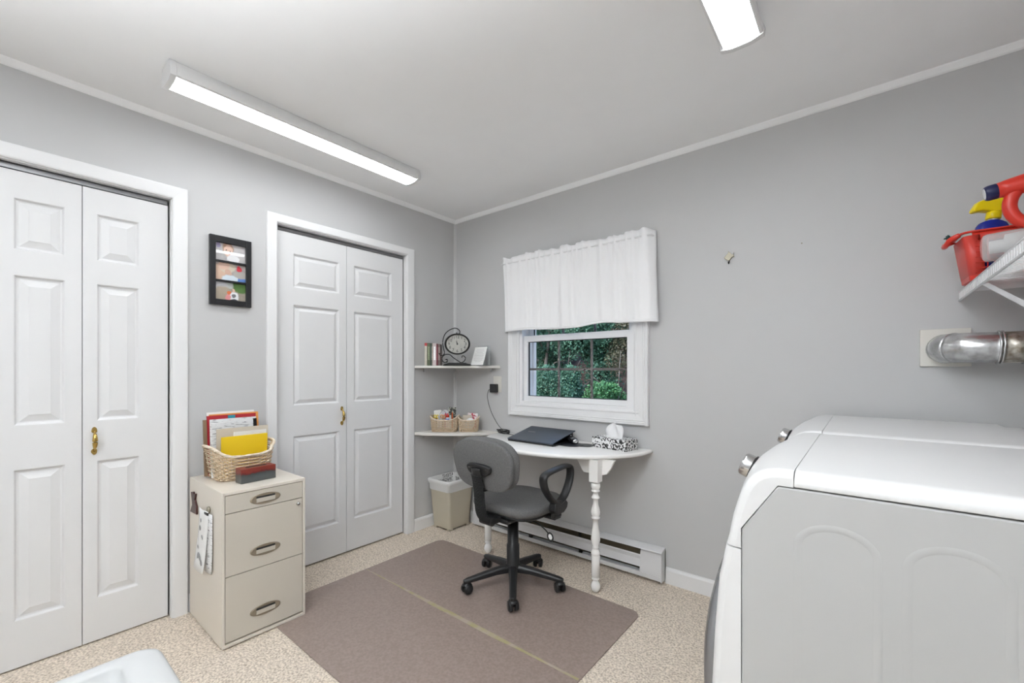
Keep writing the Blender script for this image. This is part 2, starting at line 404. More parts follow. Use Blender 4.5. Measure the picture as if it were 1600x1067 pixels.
# window
win = thing('window_1', 'white double-hung window with taupe grilles and wooded view', None, (1.12, 0, .885), kind='structure')
X0, X1, Z0, Z1 = .589, 1.648, .885, 2.0
def rail(p0, p1, axis, parent, name, w, flip):
    """casing board with ridges: profile (offset from outer edge, -y)"""
    pr = [(0, 0), (0, -.024), (.006, -.028), (.012, -.024), (.016, -.026), (.022, -.022), (.028, -.024), (.034, -.019), (w - .02, -.014), (w - .012, -.017), (w, -.012), (w, 0)]
    mb = MB()
    if axis == 'x': mb.prism([(y, flip[0] + flip[1] * u) for u, y in pr], 'x', p0, p1)
    else: mb.prism([(flip[0] + flip[1] * u, y) for u, y in pr], 'z', p0, p1)
    return mb.build(name, M['trim'], parent)
CW = .092
rail(Z0, Z1, 'z', win, 'casing', CW, (X0, 1)); rail(Z0, Z1, 'z', win, 'casing', CW, (X1, -1))
rail(X0 + .02, X1 - .02, 'x', win, 'casing', .085, (Z0, 1)); rail(X0 + .02, X1 - .02, 'x', win, 'casing', CW, (Z1, -1))
fr = MB()
fr.loft([[(WX0 + i, y, WZ0 + i), (WX1 - i, y, WZ0 + i), (WX1 - i, y, WZ1 - i), (WX0 + i, y, WZ1 - i)] for i, y in ((-.001, .15), (-.001, -.004), (.0225, -.004), (.0225, .15))], False, closed=True)
fr.box(WX0 + .0225, WX0 + .034, .055, .065, WZ0 + .0225, WZ1 - .0225).box(WX1 - .034, WX1 - .0225, .055, .065, WZ0 + .0225, WZ1 - .0225)
fr.build('window_frame', M['vinyl'], win)
def sash(x0, x1, z0, z1, y0, rl, rr, rb, rt, nx, zm, parent):
    def rc_(a, b, c, d, y): return [(a, y, c), (b, y, c), (b, y, d), (a, y, d)]
    s = MB().loft([rc_(x0, x1, z0, z1, y0 + .028), rc_(x0, x1, z0, z1, y0), rc_(x0 + rl, x1 - rr, z0 + rb, z1 - rt, y0), rc_(x0 + rl, x1 - rr, z0 + rb, z1 - rt, y0 + .028)], False, closed=True)
    so = s.build('sash', M['vinyl'], parent, bev=.002)
    a, b, c, d = x0 + rl, x1 - rr, z0 + rb, z1 - rt; g = .004; ym = y0 + .012
    MB().box(a, a + g, ym, ym + .012, c, d).box(b - g, b, ym, ym + .012, c, d).box(a, b, ym, ym + .012, c, c + g).box(a, b, ym, ym + .012, d - g, d).build('gasket', M['gasket'], so)
    MB().box(a, b, ym + .004, ym + .006, c, d).build('pane', M['glass'], so)
    for k in range(1, nx):
        xx = a + (b - a) * k / nx
        MB().box(xx - .008, xx + .008, ym + .007, ym + .014, c, d).build('muntin', M['muntin'], so)
    for z in zm:
        MB().box(a, b, ym + .0075, ym + .0135, z - .008, z + .008).build('muntin', M['muntin'], so)
    return so
sash(.705, 1.533, .991, 1.458, .018, .034, .034, .034, .044, 3, (1.217,), win)
sash(.705, 1.533, 1.42, 1.906, .068, .044, .044, .04, .04, 3, (1.68,), win)
MB().box(WX0 - .05, WX0 + .035, .125, .155, WZ0 - .05, WZ1 + .05).box(WX1 - .035, WX1 + .05, .125, .155, WZ0 - .05, WZ1 + .05).box(WX0, WX1, .125, .155, WZ0 - .06, WZ0 + .012).build('outer_casing', M['vinyl'], win)

# ================================================================ outdoors
gm = MB(); vs = []; fs = []
NX, NY = 24, 18
for j in range(NY + 1):
    for i in range(NX + 1):
        x = -22 + 30 * i / NX; y = .6 + 24 * j / NY
        vs.append((x, y, -.6 + max(0, y - 4.5) * .42 + .15 * math.sin(x * 1.3 + y) + .1 * math.sin(y * 2.1)))
for j in range(NY):
    for i in range(NX):
        a = j * (NX + 1) + i; fs.append((a, a + 1, a + NX + 2, a + NX + 1))
gm.add(vs, fs, True)
struct('ground_slope', gm, M['soil'], 'brown leaf-littered slope outside the window')
def leaf_mat(name, c1, c2):
    m = two_tone(name, c1, c2, 2.2, 0.55, 0.35, 0.65, detail=3)
    return m
LM = [leaf_mat('leaf_teal', (0.035, 0.115, 0.075), (0.11, 0.26, 0.18)), leaf_mat('leaf_green', (0.035, 0.13, 0.055), (0.10, 0.29, 0.12)),
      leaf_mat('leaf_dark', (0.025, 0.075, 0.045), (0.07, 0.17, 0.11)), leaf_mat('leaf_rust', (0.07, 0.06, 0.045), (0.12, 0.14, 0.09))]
nrg = np.random.default_rng(5)
def foliage(c, rad, n, size, m, parent, nb):
    """leaf sprays scattered through several lobes of a crown; every leaf is a small folded blade"""
    c = np.array(c); rad = np.array(rad)
    u = nrg.normal(size=(nb, 3)); u /= np.linalg.norm(u, axis=1)[:, None]
    cen = c + u * rad * nrg.uniform(.25, .9, (nb, 1)); cr = nrg.uniform(.20, .42, nb) * rad.mean()
    k = nrg.integers(0, nb, n); d = nrg.normal(size=(n, 3)); d /= np.linalg.norm(d, axis=1)[:, None]
    p = cen[k] + d * (cr[k] * nrg.uniform(.55, 1.05, n))[:, None]
    a = nrg.normal(size=(n, 3)); a[:, 2] -= .3; a /= np.linalg.norm(a, axis=1)[:, None]
    b = np.cross(a, nrg.normal(size=(n, 3))); b /= np.linalg.norm(b, axis=1)[:, None]; nn = np.cross(a, b)
    s = (size * nrg.uniform(.6, 1.3, n))[:, None]
    V = np.stack([p, p + a * s * .5 + b * s * .34 + nn * s * .12, p + a * s, p + a * s * .5 - b * s * .34 + nn * s * .12], 1).reshape(-1, 3)
    inv = WM[parent.name].inverted(); V = V + np.array(inv.translation)
    me = bpy.data.meshes.new('foliage')
    me.vertices.add(len(V)); me.vertices.foreach_set('co', V.ravel().astype(np.float32))
    q = np.arange(n) * 4; tri = np.stack([q, q + 1, q + 2, q, q + 2, q + 3], 1).ravel()
    me.loops.add(len(tri)); me.loops.foreach_set('vertex_index', tri.astype(np.int32))
    me.polygons.add(2 * n); me.polygons.foreach_set('loop_start', (np.arange(2 * n) * 3).astype(np.int32))
    me.update(calc_edges=True); me.materials.append(m)
    o = bpy.data.objects.new('foliage', me); COL.objects.link(o); o.parent = parent; o['kind'] = 'stuff'
    WM[o.name] = WM[parent.name]; return o
def gz(x, y): return -.6 + max(0, y - 4.5) * .42 + .15 * math.sin(x * 1.3 + y) + .1 * math.sin(y * 2.1)
def tree(name, label, x, y, top, rad, n, size, m, trunk_r, nb=22, lean=0.0, cat='tree'):
    z0 = gz(x, y) - .05; t = thing(name, label, cat, (x, y, z0), group='trees and shrubs outside the window')
    cz = top - rad[2] * .9
    mb = MB(); pts = [(x, y, z0), (x + lean * .4, y, z0 + (cz - z0) * .45), (x + lean * .7, y + .05, cz), (x + lean, y, top - .3)]
    P = catmull(pts, 4); mb.tube(P, [trunk_r * (1 - .7 * i / (len(P) - 1)) for i in range(len(P))], 7)
    mb.build('trunk', M['bark'], t)
    bm = MB()
    for k in range(7):
        a = k * 2.4; h = .35 + .09 * k; s = P[int(h * (len(P) - 1))]
        e = Vector((x + math.cos(a) * rad[0] * .7, y + math.sin(a) * rad[1] * .7, s.z + .3 + .1 * k))
        bm.tube([s, s.lerp(e, .5) + Vector((0, 0, .1)), e], [trunk_r * .25, trunk_r * .18, trunk_r * .08], 5)
    bm.build('branches', M['bark'], t)
    foliage((x + lean * .5, y, cz), rad, n, size, m, t, nb)
    return t
tree('leafy_shrub', 'bright green leafy bush low at the right of the window view', -.95, 5.0, 1.15, (.85, .7, .75), 16000, .055, LM[1], .04, 18, cat='shrub')
tree('leafy_shrub', 'blue-green bush low in the middle of the window view', -2.35, 5.4, 1.25, (.9, .7, .85), 20000, .050, LM[0], .04, 18, cat='shrub')
tree('leafy_shrub', 'blue-green bush low at the left of the window view', -3.9, 5.3, 1.2, (.9, .7, .85), 16000, .050, LM[0], .04, 16, cat='shrub')
tree('slender_tree', 'slender pale-trunked tree at the left of the window view', -3.65, 6.3, 3.6, (1.1, 1.0, 1.6), 18000, .060, LM[0], .06, 20, .35)
tree('dense_tree', 'dense blue-green tree behind the middle of the window view', -2.3, 7.2, 3.9, (1.3, 1.0, 1.6), 20000, .065, LM[0], .08, 24)
tree('sparse_tree', 'sparse rust-brown branched tree at the right of the window view', -1.2, 6.9, 3.3, (1.1, .9, 1.3), 5500, .06, LM[3], .06, 20, -.3)
tree('dense_tree', 'dark-leaved tree far behind the rust-brown tree', -1.6, 9.3, 5.2, (1.9, 1.3, 2.0), 9000, .13, LM[2], .1, 22)
tree('dense_tree', 'dark-leaved tree far behind the slender pale trunk', -5.0, 9.0, 5.4, (2.2, 1.3, 2.2), 9000, .13, LM[2], .1, 22)
tree('dense_tree', 'leafy tree beyond the left edge of the window view', -5.9, 6.4, 3.8, (1.2, 1.0, 1.8), 7000, .10, LM[0], .08, 20)
tree('dense_tree', 'green tree beyond the right edge of the window view', .9, 6.6, 3.6, (1.3, 1.0, 1.6), 7000, .10, LM[1], .08, 20)

# ================================================================ ceiling fixtures
def fixture(name, label, x, y0, y1):
    t = thing(name, label, 'ceiling light', (x, (y0 + y1) / 2, H), group='ceiling lights')
    zb = 2.372
    prof = [(-.050, H), (-.060, H - .018), (-.069, H - .042), (-.067, zb + .006), (-.058, zb + .002), (.058, zb + .002), (.067, zb + .006), (.069, H - .042), (.060, H - .018), (.050, H)]
    MB().prism([(x + a, b) for a, b in prof], 'y', y0 + .02, y1 - .02).build('housing', M['fixture'], t, bev=.002)
    pe = [(-.053, H), (-.063, H - .018), (-.073, H - .044), (-.070, zb + .001), (-.058, zb - .002), (-.030, zb - .009), (.030, zb - .009), (.058, zb - .002), (.070, zb + .001), (.073, H - .044), (.063, H - .018), (.053, H)]
    for a, b in ((y0, y0 + .022), (y1 - .022, y1)):
        MB().prism([(x + p, q) for p, q in pe], 'y', a, b).build('end_cap', M['fixture'], t, bev=.002)
    dp = [(-.058, zb + .003)] + [(.058 * math.sin(a), zb + .004 - .011 * math.cos(a)) for a in [R(-80 + 160 * k / 8) for k in range(9)]] + [(.058, zb + .003)]
    MB().prism([(x + a, b) for a, b in dp], 'y', y0 + .023, y1 - .023, smooth=False).build('diffuser', M['diffuser'], t)
    return t
fixture('ceiling_light', 'long lit ceiling light above the closet doors, wholly in view', .452, -2.005, -.775)
fixture('ceiling_light', 'lit ceiling light cut off by the top edge, above the washers', 2.285, -1.985, -.745)

# ================================================================ chair mat
mt = MB()
def rrect(x0, x1, y0, y1, r, n=5):
    out = []
    for cx, cy, a0 in ((x1 - r, y1 - r, 0), (x0 + r, y1 - r, 90), (x0 + r, y0 + r, 180), (x1 - r, y0 + r, 270)):
        for k in range(n + 1):
            a = R(a0 + 90 * k / n); out.append((cx + r * math.cos(a), cy + r * math.sin(a)))
    return out
cm = thing('chair_mat', 'brownish clear plastic chair mat with a fold line on the carpet', 'mat', (1.02, -1.0, 0))
MB().prism(rrect(.278, 1.765, -1.595, -.398, .05), 'z', .001, .0055).build('mat_sheet', M['mat'], cm, bev=.0015)
MB().prism([(.29, -1.003), (.6, -1.004), (.9, -1.013), (1.3, -1.015), (1.5, -1.007), (1.76, -1.006), (1.76, -.994), (1.5, -.994), (1.3, -.989), (.9, -.990), (.6, -.995), (.29, -.996)], 'z', .0056, .0062).build('fold_line', M['mat_seam'], cm)['label'] = 'worn yellowish fold line across the mat'

# ================================================================ baseboard heater
ht = thing('baseboard_heater', 'white electric baseboard heater under the window', 'heater', (1.0, -.03, 0))
hx0, hx1 = .275, 1.742; px0, px1 = .42, 1.613
MB().box(hx0, hx1, -.012, -.001, .02, .185).build('back_plate', M['heater'], ht)
MB().box(px0 - .02, px1 + .02, -.030, -.0125, .05, .18).build('heating_element', M['heater_in'], ht)
MB().prism([(-.001, .180), (-.001, .196), (-.020, .196), (-.060, .186), (-.064, .180), (-.060, .178), (-.02, .186)], 'x', hx0 + .003, hx1 - .003).build('top_cover', M['heater'], ht)
pf = [(-.048, .139), (-.050, .141), (-.054, .134), (-.052, .115), (-.060, .082), (-.064, .075), (-.060, .073), (-.050, .112), (-.051, .132)]
MB().prism(pf, 'x', px0, px1).build('front_panel', M['heater'], ht)
MB().prism([(-.012, .020), (-.064, .022), (-.066, .046), (-.062, .048), (-.060, .028), (-.012, .026)], 'x', hx0 + .003, hx1 - .003).build('bottom_lip', M['heater'], ht)
for a, b in ((hx0 + .004, px0), (px1, hx1 - .004)):
    MB().prism([(-.012, .024), (-.062, .030), (-.062, .08), (-.054, .115), (-.055, .145), (-.045, .176), (-.012, .186)], 'x', a, b).build('end_panel', M['heater'], ht, bev=.002)
for a in (hx0, hx1 - .006):
    MB().prism([(-.001, .018), (-.066, .018), (-.067, .05), (-.067, .182), (-.02, .197), (-.001, .197)], 'x', a, a + .006).build('end_cap', M['heater'], ht)
for xx in (.80, 1.20):
    MB().box(xx, xx + .008, -.048, -.012, .03, .18).build('bracket', M['dark_gap'], ht)

# ================================================================ corner shelves
def corner_shelf(z, th, name, label, ex, ey):
    t = thing(name, label, 'shelf', (0.2, -.2, z), group='corner shelves')
    n = 1.4; pts = [(0, 0), ]
    N = 24
    for k in range(N + 1):
        a = PI / 2 * k / N
        pts.append((ex * math.cos(a) ** (2 / n), -ey * math.sin(a) ** (2 / n)))
    MB().prism(pts, 'z', z - th, z).build('shelf_board', M['shelf'], t, bev=.005, seg=3)
    MB().box(.0015, .015, -ey + .09, -.015, z - th - .028, z - th - .0005).build('cleat', M['wall'], t)
    MB().box(.02, ex - .09, -.015, -.0015, z - th - .028, z - th - .0005).build('cleat', M['wall'], t)
    return t
corner_shelf(1.245, .020, 'corner_shelf', 'upper cream corner shelf holding books and clock', .497, .424)
corner_shelf(.745, .022, 'corner_shelf', 'lower cream corner shelf holding two small baskets', .475, .424)

# ================================================================ demilune table
tb = thing('half_round_table', 'white half-round table with turned legs against window wall', 'table', (1.09, -.2, 0))
TC, TA, TBb, TZ = 1.09, .578, .522, .750
def ell(a, b, n=40): return [(TC - a, -.003)] + [(TC - a * math.cos(PI * k / n), -.02 - (b - .02) * math.sin(PI * k / n)) for k in range(n + 1)] + [(TC + a, -.003)]
rr = []
for (sx, z) in ((-.010, TZ - .024), (-.003, TZ - .021), (0, TZ - .014), (0, TZ - .009), (-.004, TZ - .002), (-.012, TZ)):
    rr.append([(x, y, z) for x, y in ell(TA + sx, TBb + sx)])
MB().loft(rr, True).build('tabletop', M['table'], tb)
def zv(v): return 1.212 - (132 + v / 4.64) * .00345
lp = [(215, 22), (218, 32), (240, 34), (258, 28), (264, 24), (267, 31), (277, 31), (281, 20), (300, 19), (315, 28), (322, 31), (328, 28), (335, 19), (370, 20), (400, 29), (425, 34), (445, 32), (458, 24), (462, 32), (474, 32), (479, 20), (530, 21), (580, 29), (625, 34), (655, 29), (676, 20), (680, 24), (688, 24), (692, 20), (705, 27), (722, 33), (734, 33), (739, 29), (744, 31), (898, 30), (905, 23), (909, 29), (917, 29), (922, 17), (932, 20), (945, 29), (970, 35), (992, 31), (1008, 20), (1015, 8)]
for lx in (.693, 1.487):
    ly = -.355; mb = MB()
    mb.lathe([(hw / 4.64 / 287, zv(v)) for v, hw in lp][::-1], (lx, ly, 0), n=20)
    s = .026
    rings = []
    for (q, z) in ((.010, zv(213)), (s, zv(205)), (s, TZ - .025)):
        rings.append([(lx - q, ly - q, z), (lx + q, ly - q, z), (lx + q, ly + q, z), (lx - q, ly + q, z)])
    mb.loft(rings, False)
    mb.build('leg', M['table'], tb)
    ap = [(lx - .17, TZ - .025), (lx + .10, TZ - .025), (lx + .092, TZ - .035), (lx + .075, TZ - .072), (lx + .052, TZ - .105), (lx + .03, TZ - .112), (lx - .09, TZ - .112), (lx - .10, TZ - .10), (lx - .13, TZ - .05)]
    MB().prism(ap, 'y', ly + .027, ly + .045).build('apron', M['table'], tb, bev=.001)

# ================================================================ office chair
ch = thing('office_chair', 'grey fabric swivel chair with black base and loop armrests at the table', 'chair')
local(ch)
mb = MB()
mb.lathe([(.020, .085), (.040, .088), (.042, .118), (.036, .128), (.036, .232), (.031, .236), (.030, .405)], n=24)
mb.build('column', M['black_plastic'], ch)
CH_A = [-118, -49, 24, 96, 168]
for a in CH_A:
    ca, sa = math.cos(R(a)), math.sin(R(a)); mb = MB(); rings = []
    for (r, z, wd, h) in ((.028, .105, .026, .020), (.10, .100, .022, .017), (.20, .084, .019, .014), (.262, .074, .018, .012), (.285, .070, .012, .009)):
        ring = []
        for (u, v) in ((-1, -1), (1, -1), (1, .3), (.55, 1), (-.55, 1), (-1, .3)):
            ring.append((ca * r - sa * u * wd, sa * r + ca * u * wd, z + v * h))
        rings.append(ring)
    leg = mb.loft(rings, False).build('base_leg', M['black_plastic'], ch, bev=.004)
    cx, cy = ca * .265, sa * .265; sw = a + 70 + 40 * math.sin(a)
    cs, ss = math.cos(R(sw)), math.sin(R(sw)); mtx = Matrix.Translation((cx, cy, .0265 + .0055)) @ Matrix.Rotation(R(sw), 4, 'Z')
    cb = MB()
    for s in (-1, 1):
        cb.lathe([(.004, s * .006), (.024, s * .007), (.0262, s * .011), (.0262, s * .020), (.022, s * .026), (.006, s * .027)], n=20, axis='x')
    cb.lathe([(.008, -.012), (.008, .012)], n=10, axis='x')
    cb.tube([(0, .018 * math.cos(q), .018 * math.sin(q) + .006) for q in [R(20 + 140 * k / 8) for k in range(9)]], .022, 8, ry=.012, up=(0, 0.01, 1))
    cb.lathe([(.007, .02), (.007, .045)], n=10)
    cb.tf(mtx).build('caster', M['black_plastic'], leg)
mb = MB().box(-.10, .10, -.16, .14, .402, .424).box(-.045, .045, -.215, -.05, .402, .428)
mb.lathe([(.02, -.045), (.022, -.04), (.022, .04), (.02, .045)], (0, -.205, .417), axis='x', n=16)
mb.build('seat_mechanism', M['black_plastic'], ch, bev=.008)
lv = MB().tube(catmull([(.06, .02, .385), (.14, .035, .375), (.185, .05, .345), (.205, .055, .325)], 5), .0035, 8)
lo = lv.build('height_lever', M['black_plastic'], ch)
pad = MB(); pillow(pad, lambda a: (.017 * math.cos(a), .026 * math.sin(a)), .006, Matrix.Translation((.215, .058, .310)) @ Matrix.Rotation(R(-25), 4, 'Y') @ Matrix.Rotation(R(35), 4, 'Z'), n=16)
pad.build('lever_paddle', M['black_plastic'], lo)
pad = MB(); pillow(pad, lambda a: (.012 * math.cos(a), .019 * math.sin(a)), .0075, Matrix.Translation((.215, .058, .310)) @ Matrix.Rotation(R(-25), 4, 'Y') @ Matrix.Rotation(R(35), 4, 'Z'), n=16)
pad.build('lever_symbol', M['white_pl'], lo)['label'] = 'white symbol plate on the lever'
def sel(a, rx, rz, n): 
    c, s = math.cos(a), math.sin(a); return (math.copysign(abs(c) ** (2 / n), c) * rx, math.copysign(abs(s) ** (2 / n), s) * rz)
seatm = Matrix.Translation((0, .055, .464)) @ Matrix.Rotation(R(90), 4, 'X')
def seat_out(a):
    x, y = sel(a, .226, .215, 3.8); return (x * (1 - .10 * max(0, y / .215 * -1)), y)
mb = MB(); pillow(mb, seat_out, .052, seatm, n=64, edge=.09, rings=8, dome=.005); mb.build('seat', M['fabric'], ch)
mb = MB(); pillow(mb, lambda a: (seat_out(a)[0] * .93, seat_out(a)[1] * .93), .022, Matrix.Translation((0, .055, .432)) @ Matrix.Rotation(R(90), 4, 'X'), n=40, edge=.06); mb.build('seat_pan', M['black_plastic'], ch)
BK = Matrix.Translation((.006, -.225, .722)) @ Matrix.Rotation(R(7), 4, 'X')
def back_out(a):
    x, z = sel(a, .222, .133, 3.1 if math.sin(a) > 0 else 4.0)
    t = z / .133
    return (x * (.955 + .075 * t - .035 * t * t), z - .012 * (x / .22) ** 2 * (1 if z > 0 else -.4))
mb = MB(); pillow(mb, back_out, .028, BK @ Matrix.Translation((0, -.022, 0)), n=56, edge=.05, dome=.003); mb.build('backrest_shell', M['fabric'], ch)
mb = MB(); pillow(mb, lambda a: (back_out(a)[0] * 1.015, back_out(a)[1] * 1.015), .045, BK @ Matrix.Translation((0, .015, 0)), n=56, edge=.10, dome=.006); mb.build('backrest_cushion', M['fabric'], ch)
mb = MB(); pillow(mb, lambda a: (sel(a, .084, .032, 2.6)[0] * (1 + .28 * math.sin(a)), sel(a, .084, .032, 2.6)[1]), .022, BK @ Matrix.Translation((0, -.050, -.020)), n=32, edge=.12)
brk = mb.build('back_bracket', M['black_plastic'], ch)
for s in (-1, 1):
    p = BK @ Vector((s * .062, -.0625, -.012)); MB().lathe([(.0055, -.001), (.0055, .004)], tuple(p), axis='y', n=12).build('screw_hole', M['dark_gap'], brk)
bar = catmull([(0, -.12, .418), (0, -.19, .418), (0, -.230, .434), (0, -.252, .474), (0, -.262, .54), (0, -.272, .62), (0, -.292, .705)], 8)
mb = MB(); mb.tube(bar, .033, 12, ry=.009, up=(0, 1, 0.2)); mb.build('back_bar', M['black_plastic'], ch)
mb = MB()
acc = 0; rib = []
for i in range(1, len(bar)):
    acc += (bar[i] - bar[i - 1]).length
fine = catmull([tuple(p) for p in bar], 6); acc = 0; nxt = 0.085
for i in range(1, len(fine)):
    acc += (fine[i] - fine[i - 1]).length
    if acc > nxt and acc < .36:
        nxt += .0085; t = (fine[i] - fine[i - 1]).normalized()
        mb.tube([fine[i] - t * .0022, fine[i] - t * .0012, fine[i] + t * .0012, fine[i] + t * .0022], [.034, .038, .038, .034], 14, ry=[.012, .016, .016, .012], up=(0, 1, .2))
mb.build('ribbed_sleeve', M['rubber'], ch)['kind'] = 'stuff'
for s in (-1, 1):
    x = s * .262
    lp_ = [(x, -.066, .640), (x, -.050, .668), (x, .02, .680), (x, .12, .687), (x, .168, .678), (x, .180, .640), (x, .160, .580), (x, .115, .525), (x, .060, .503), (x, .010, .525), (x, -.045, .585)]
    P = catmull(lp_, 5, True)
    mb = MB().tube(P, .020, 12, closed=True, ry=.0095, up=(1, 0, 0)) if False else MB()
    rings = []
    m_ = len(P)
    for i in range(m_):
        t = (P[(i + 1) % m_] - P[i - 1]).normalized(); n_ = Vector((1, 0, 0)).cross(t)
        thick = .0115; wd = .024
        rings.append([tuple(P[i] + Vector((1, 0, 0)) * wd * sel(2 * PI * k / 14, 1, 1, 2.6)[0] + n_ * thick * sel(2 * PI * k / 14, 1, 1, 2.6)[1]) for k in range(14)])
    mb.loft(rings, True, closed=True)
    am = mb.build('armrest', M['black_plastic'], ch)
    br = MB().prism([(.02, .515), (.105, .515), (.128, .495), (.122, .468), (.09, .448), (.03, .448), (.008, .468), (.008, .49)], 'x', x - .022, x + .022)
    br.box(x - s * .012 - .012, x - s * .012 + .012, .03, .10, .42, .45).box(min(x, x - s * .12), max(x, x - s * .12), .035, .095, .412, .426)
    br.build('arm_bracket', M['black_plastic'], am, bev=.006)
ch.location = (1.098, -.590, .0055); ch.rotation_euler = (0, 0, R(-2))

# ================================================================ laundry machines
YN0, YN1 = -1.450, -.765
def machine():
    t = thing('washing_machine', 'near white front-loading laundry machine, side panel facing the camera', 'washer', (2.72, (YN0 + YN1) / 2, 0), group='laundry machines')
    W = M['white_enamel']
    yc = (YN0 + YN1) / 2; hw = (YN1 - YN0) / 2
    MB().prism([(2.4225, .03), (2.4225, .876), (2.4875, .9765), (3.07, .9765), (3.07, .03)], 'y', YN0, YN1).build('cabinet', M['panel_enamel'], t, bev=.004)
    def front(prof, name, bulge=.030):
        rings = []; N = 12
        for k in range(N + 1):
            q = -1 + 2 * k / N; y = yc + q * hw
            rings.append([(x - bulge * math.cos(q * PI / 2) * f, y, z) for x, z, f in prof])
        o = MB().loft(rings, False).build(name, W, t)
        me = o.data; n = len(prof); at_ = me.attributes.new('bevel_weight_edge', 'FLOAT', 'EDGE')
        for e in me.edges:
            a, b = e.vertices
            if a // n == b // n and a // n in (0, N):
                pa, pb = prof[a % n], prof[b % n]
                if (pa[2] > 0 or pa[1] > 1.0) and (pb[2] > 0 or pb[1] > 1.0): at_.data[e.index].value = 1
        bm_ = o.modifiers.new('bevel', 'BEVEL'); bm_.width = .016; bm_.segments = 4; bm_.limit_method = 'WEIGHT'
        me.polygons.foreach_set('use_smooth', [True] * len(me.polygons)); me.set_sharp_from_angle(angle=R(48))
        o.modifiers.new('wn', 'WEIGHTED_NORMAL').keep_sharp = True
        return o
    front([(2.4215, .835, 0), (2.394, .835, 1), (2.399, .862, 1), (2.406, .90, 1), (2.417, .94, 1), (2.425, .962, .95), (2.433, .978, .9), (2.444, .992, .75), (2.457, 1.002, .5), (2.472, 1.008, .3), (2.490, 1.011, .1), (2.5152, 1.011, 0), (2.5152, .9785, 0), (2.4885, .9785, 0), (2.4215, .877, 0)], 'control_console')
    front([(2.4215, .03, 0), (2.368, .03, 1), (2.363, .20, 1), (2.361, .40, 1), (2.363, .52, 1), (2.369, .64, 1), (2.378, .76, 1), (2.392, .832, 1), (2.4215, .832, 0)], 'front_panel')
    pr = [(YN0, .979), (YN0 - .001, .988), (YN0 + .004, .999), (YN0 + .014, 1.007), (YN0 + .030, 1.011), (yc, 1.012), (YN1 - .030, 1.011), (YN1 - .014, 1.007), (YN1 - .004, .999), (YN1 + .001, .988), (YN1, .979)]
    MB().prism(pr, 'x', 2.516, 3.005, smooth=False).build('top_lid', W, t, bev=.002)
    MB().box(3.006, 3.07, YN0 + .01, YN1 - .01, .977, 1.000).build('rear_strip', W, t, bev=.004)
    for i, (a, b) in enumerate(((2.522, 2.643), (2.682, 2.803), (2.842, 2.963))):
        rim = []
        cx = (a + b) / 2; r = (b - a) / 2; zc = .911 - r * .75
        P = [(a, YN0, .12)] + [(a, YN0, .5)] + [(cx - r * math.cos(q), YN0, zc + r * .75 * math.sin(q)) for q in [PI * k / 16 for k in range(17)]] + [(b, YN0, .5), (b, YN0, .12)]
        vs, fs = [], []
        for q, p in enumerate(P):
            a_, b_ = Vector(P[max(q - 1, 0)]), Vector(P[min(q + 1, len(P) - 1)]); d = (b_ - a_).normalized(); sd = Vector((d.z, 0, -d.x))
            for (o_, h_) in ((-.008, -.0004), (-.0045, .0006), (0, .0011), (.0045, .0006), (.008, -.0004)):
                c_ = Vector(p) + sd * o_; vs.append((c_.x, YN0 - h_ * .7, c_.z))
        for q in range(len(P) - 1):
            for m_ in range(4): n_ = q * 5 + m_; fs.append((n_, n_ + 1, n_ + 6, n_ + 5))
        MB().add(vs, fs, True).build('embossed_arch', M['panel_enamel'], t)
    # knob on the sloping console
    kc = Vector((2.376, yc + .03, .934)); ax = Matrix.Rotation(R(-90 + 22), 4, 'Y')
    kn = MB().lathe([(.020, -.006), (.036, -.004), (.036, 0)], tuple(kc), mtx=ax, n=28).build('knob_seat', M['black_gloss'], t)
    MB().lathe([(.031, 0), (.033, .003), (.0325, .022), (.029, .027), (.010, .028)], tuple(kc), mtx=ax, n=28).build('knob', M['chrome'], t, bev=.001)
    # door
    dz = .46
    dm = MB().lathe([(.255, 2.362), (.257, 2.345), (.252, 2.330), (.235, 2.318), (.215, 2.312), (.208, 2.316), (.205, 2.345)], (0, yc, dz), axis='x', n=48)
    door = dm.build('door', M['grey_ring'], t)
    MB().lathe([(.210, 2.318), (.200, 2.308), (.17, 2.299), (.12, 2.292), (.06, 2.289), (.01, 2.288)], (0, yc, dz), axis='x', n=48).build('door_glass', M['dark_glass'], door)
    MB().box(2.325, 2.345, yc - .235, yc - .215, dz - .05, dz + .05).build('door_handle', M['chrome'], door, bev=.004)
    for fx in (2.46, 3.02):
        for fy in (YN0 + .05, YN1 - .05):
            MB().lathe([(.02, 0), (.02, .01), (.008, .012), (.008, .031)], (fx, fy, 0), n=12).build('foot', M['rubber'], t)
    return t
m1 = machine()
m2 = copy_tree(m1, (2.72, (YN0 + YN1) / 2 + .712, 0), 'far white front-loading laundry machine next to the window wall')

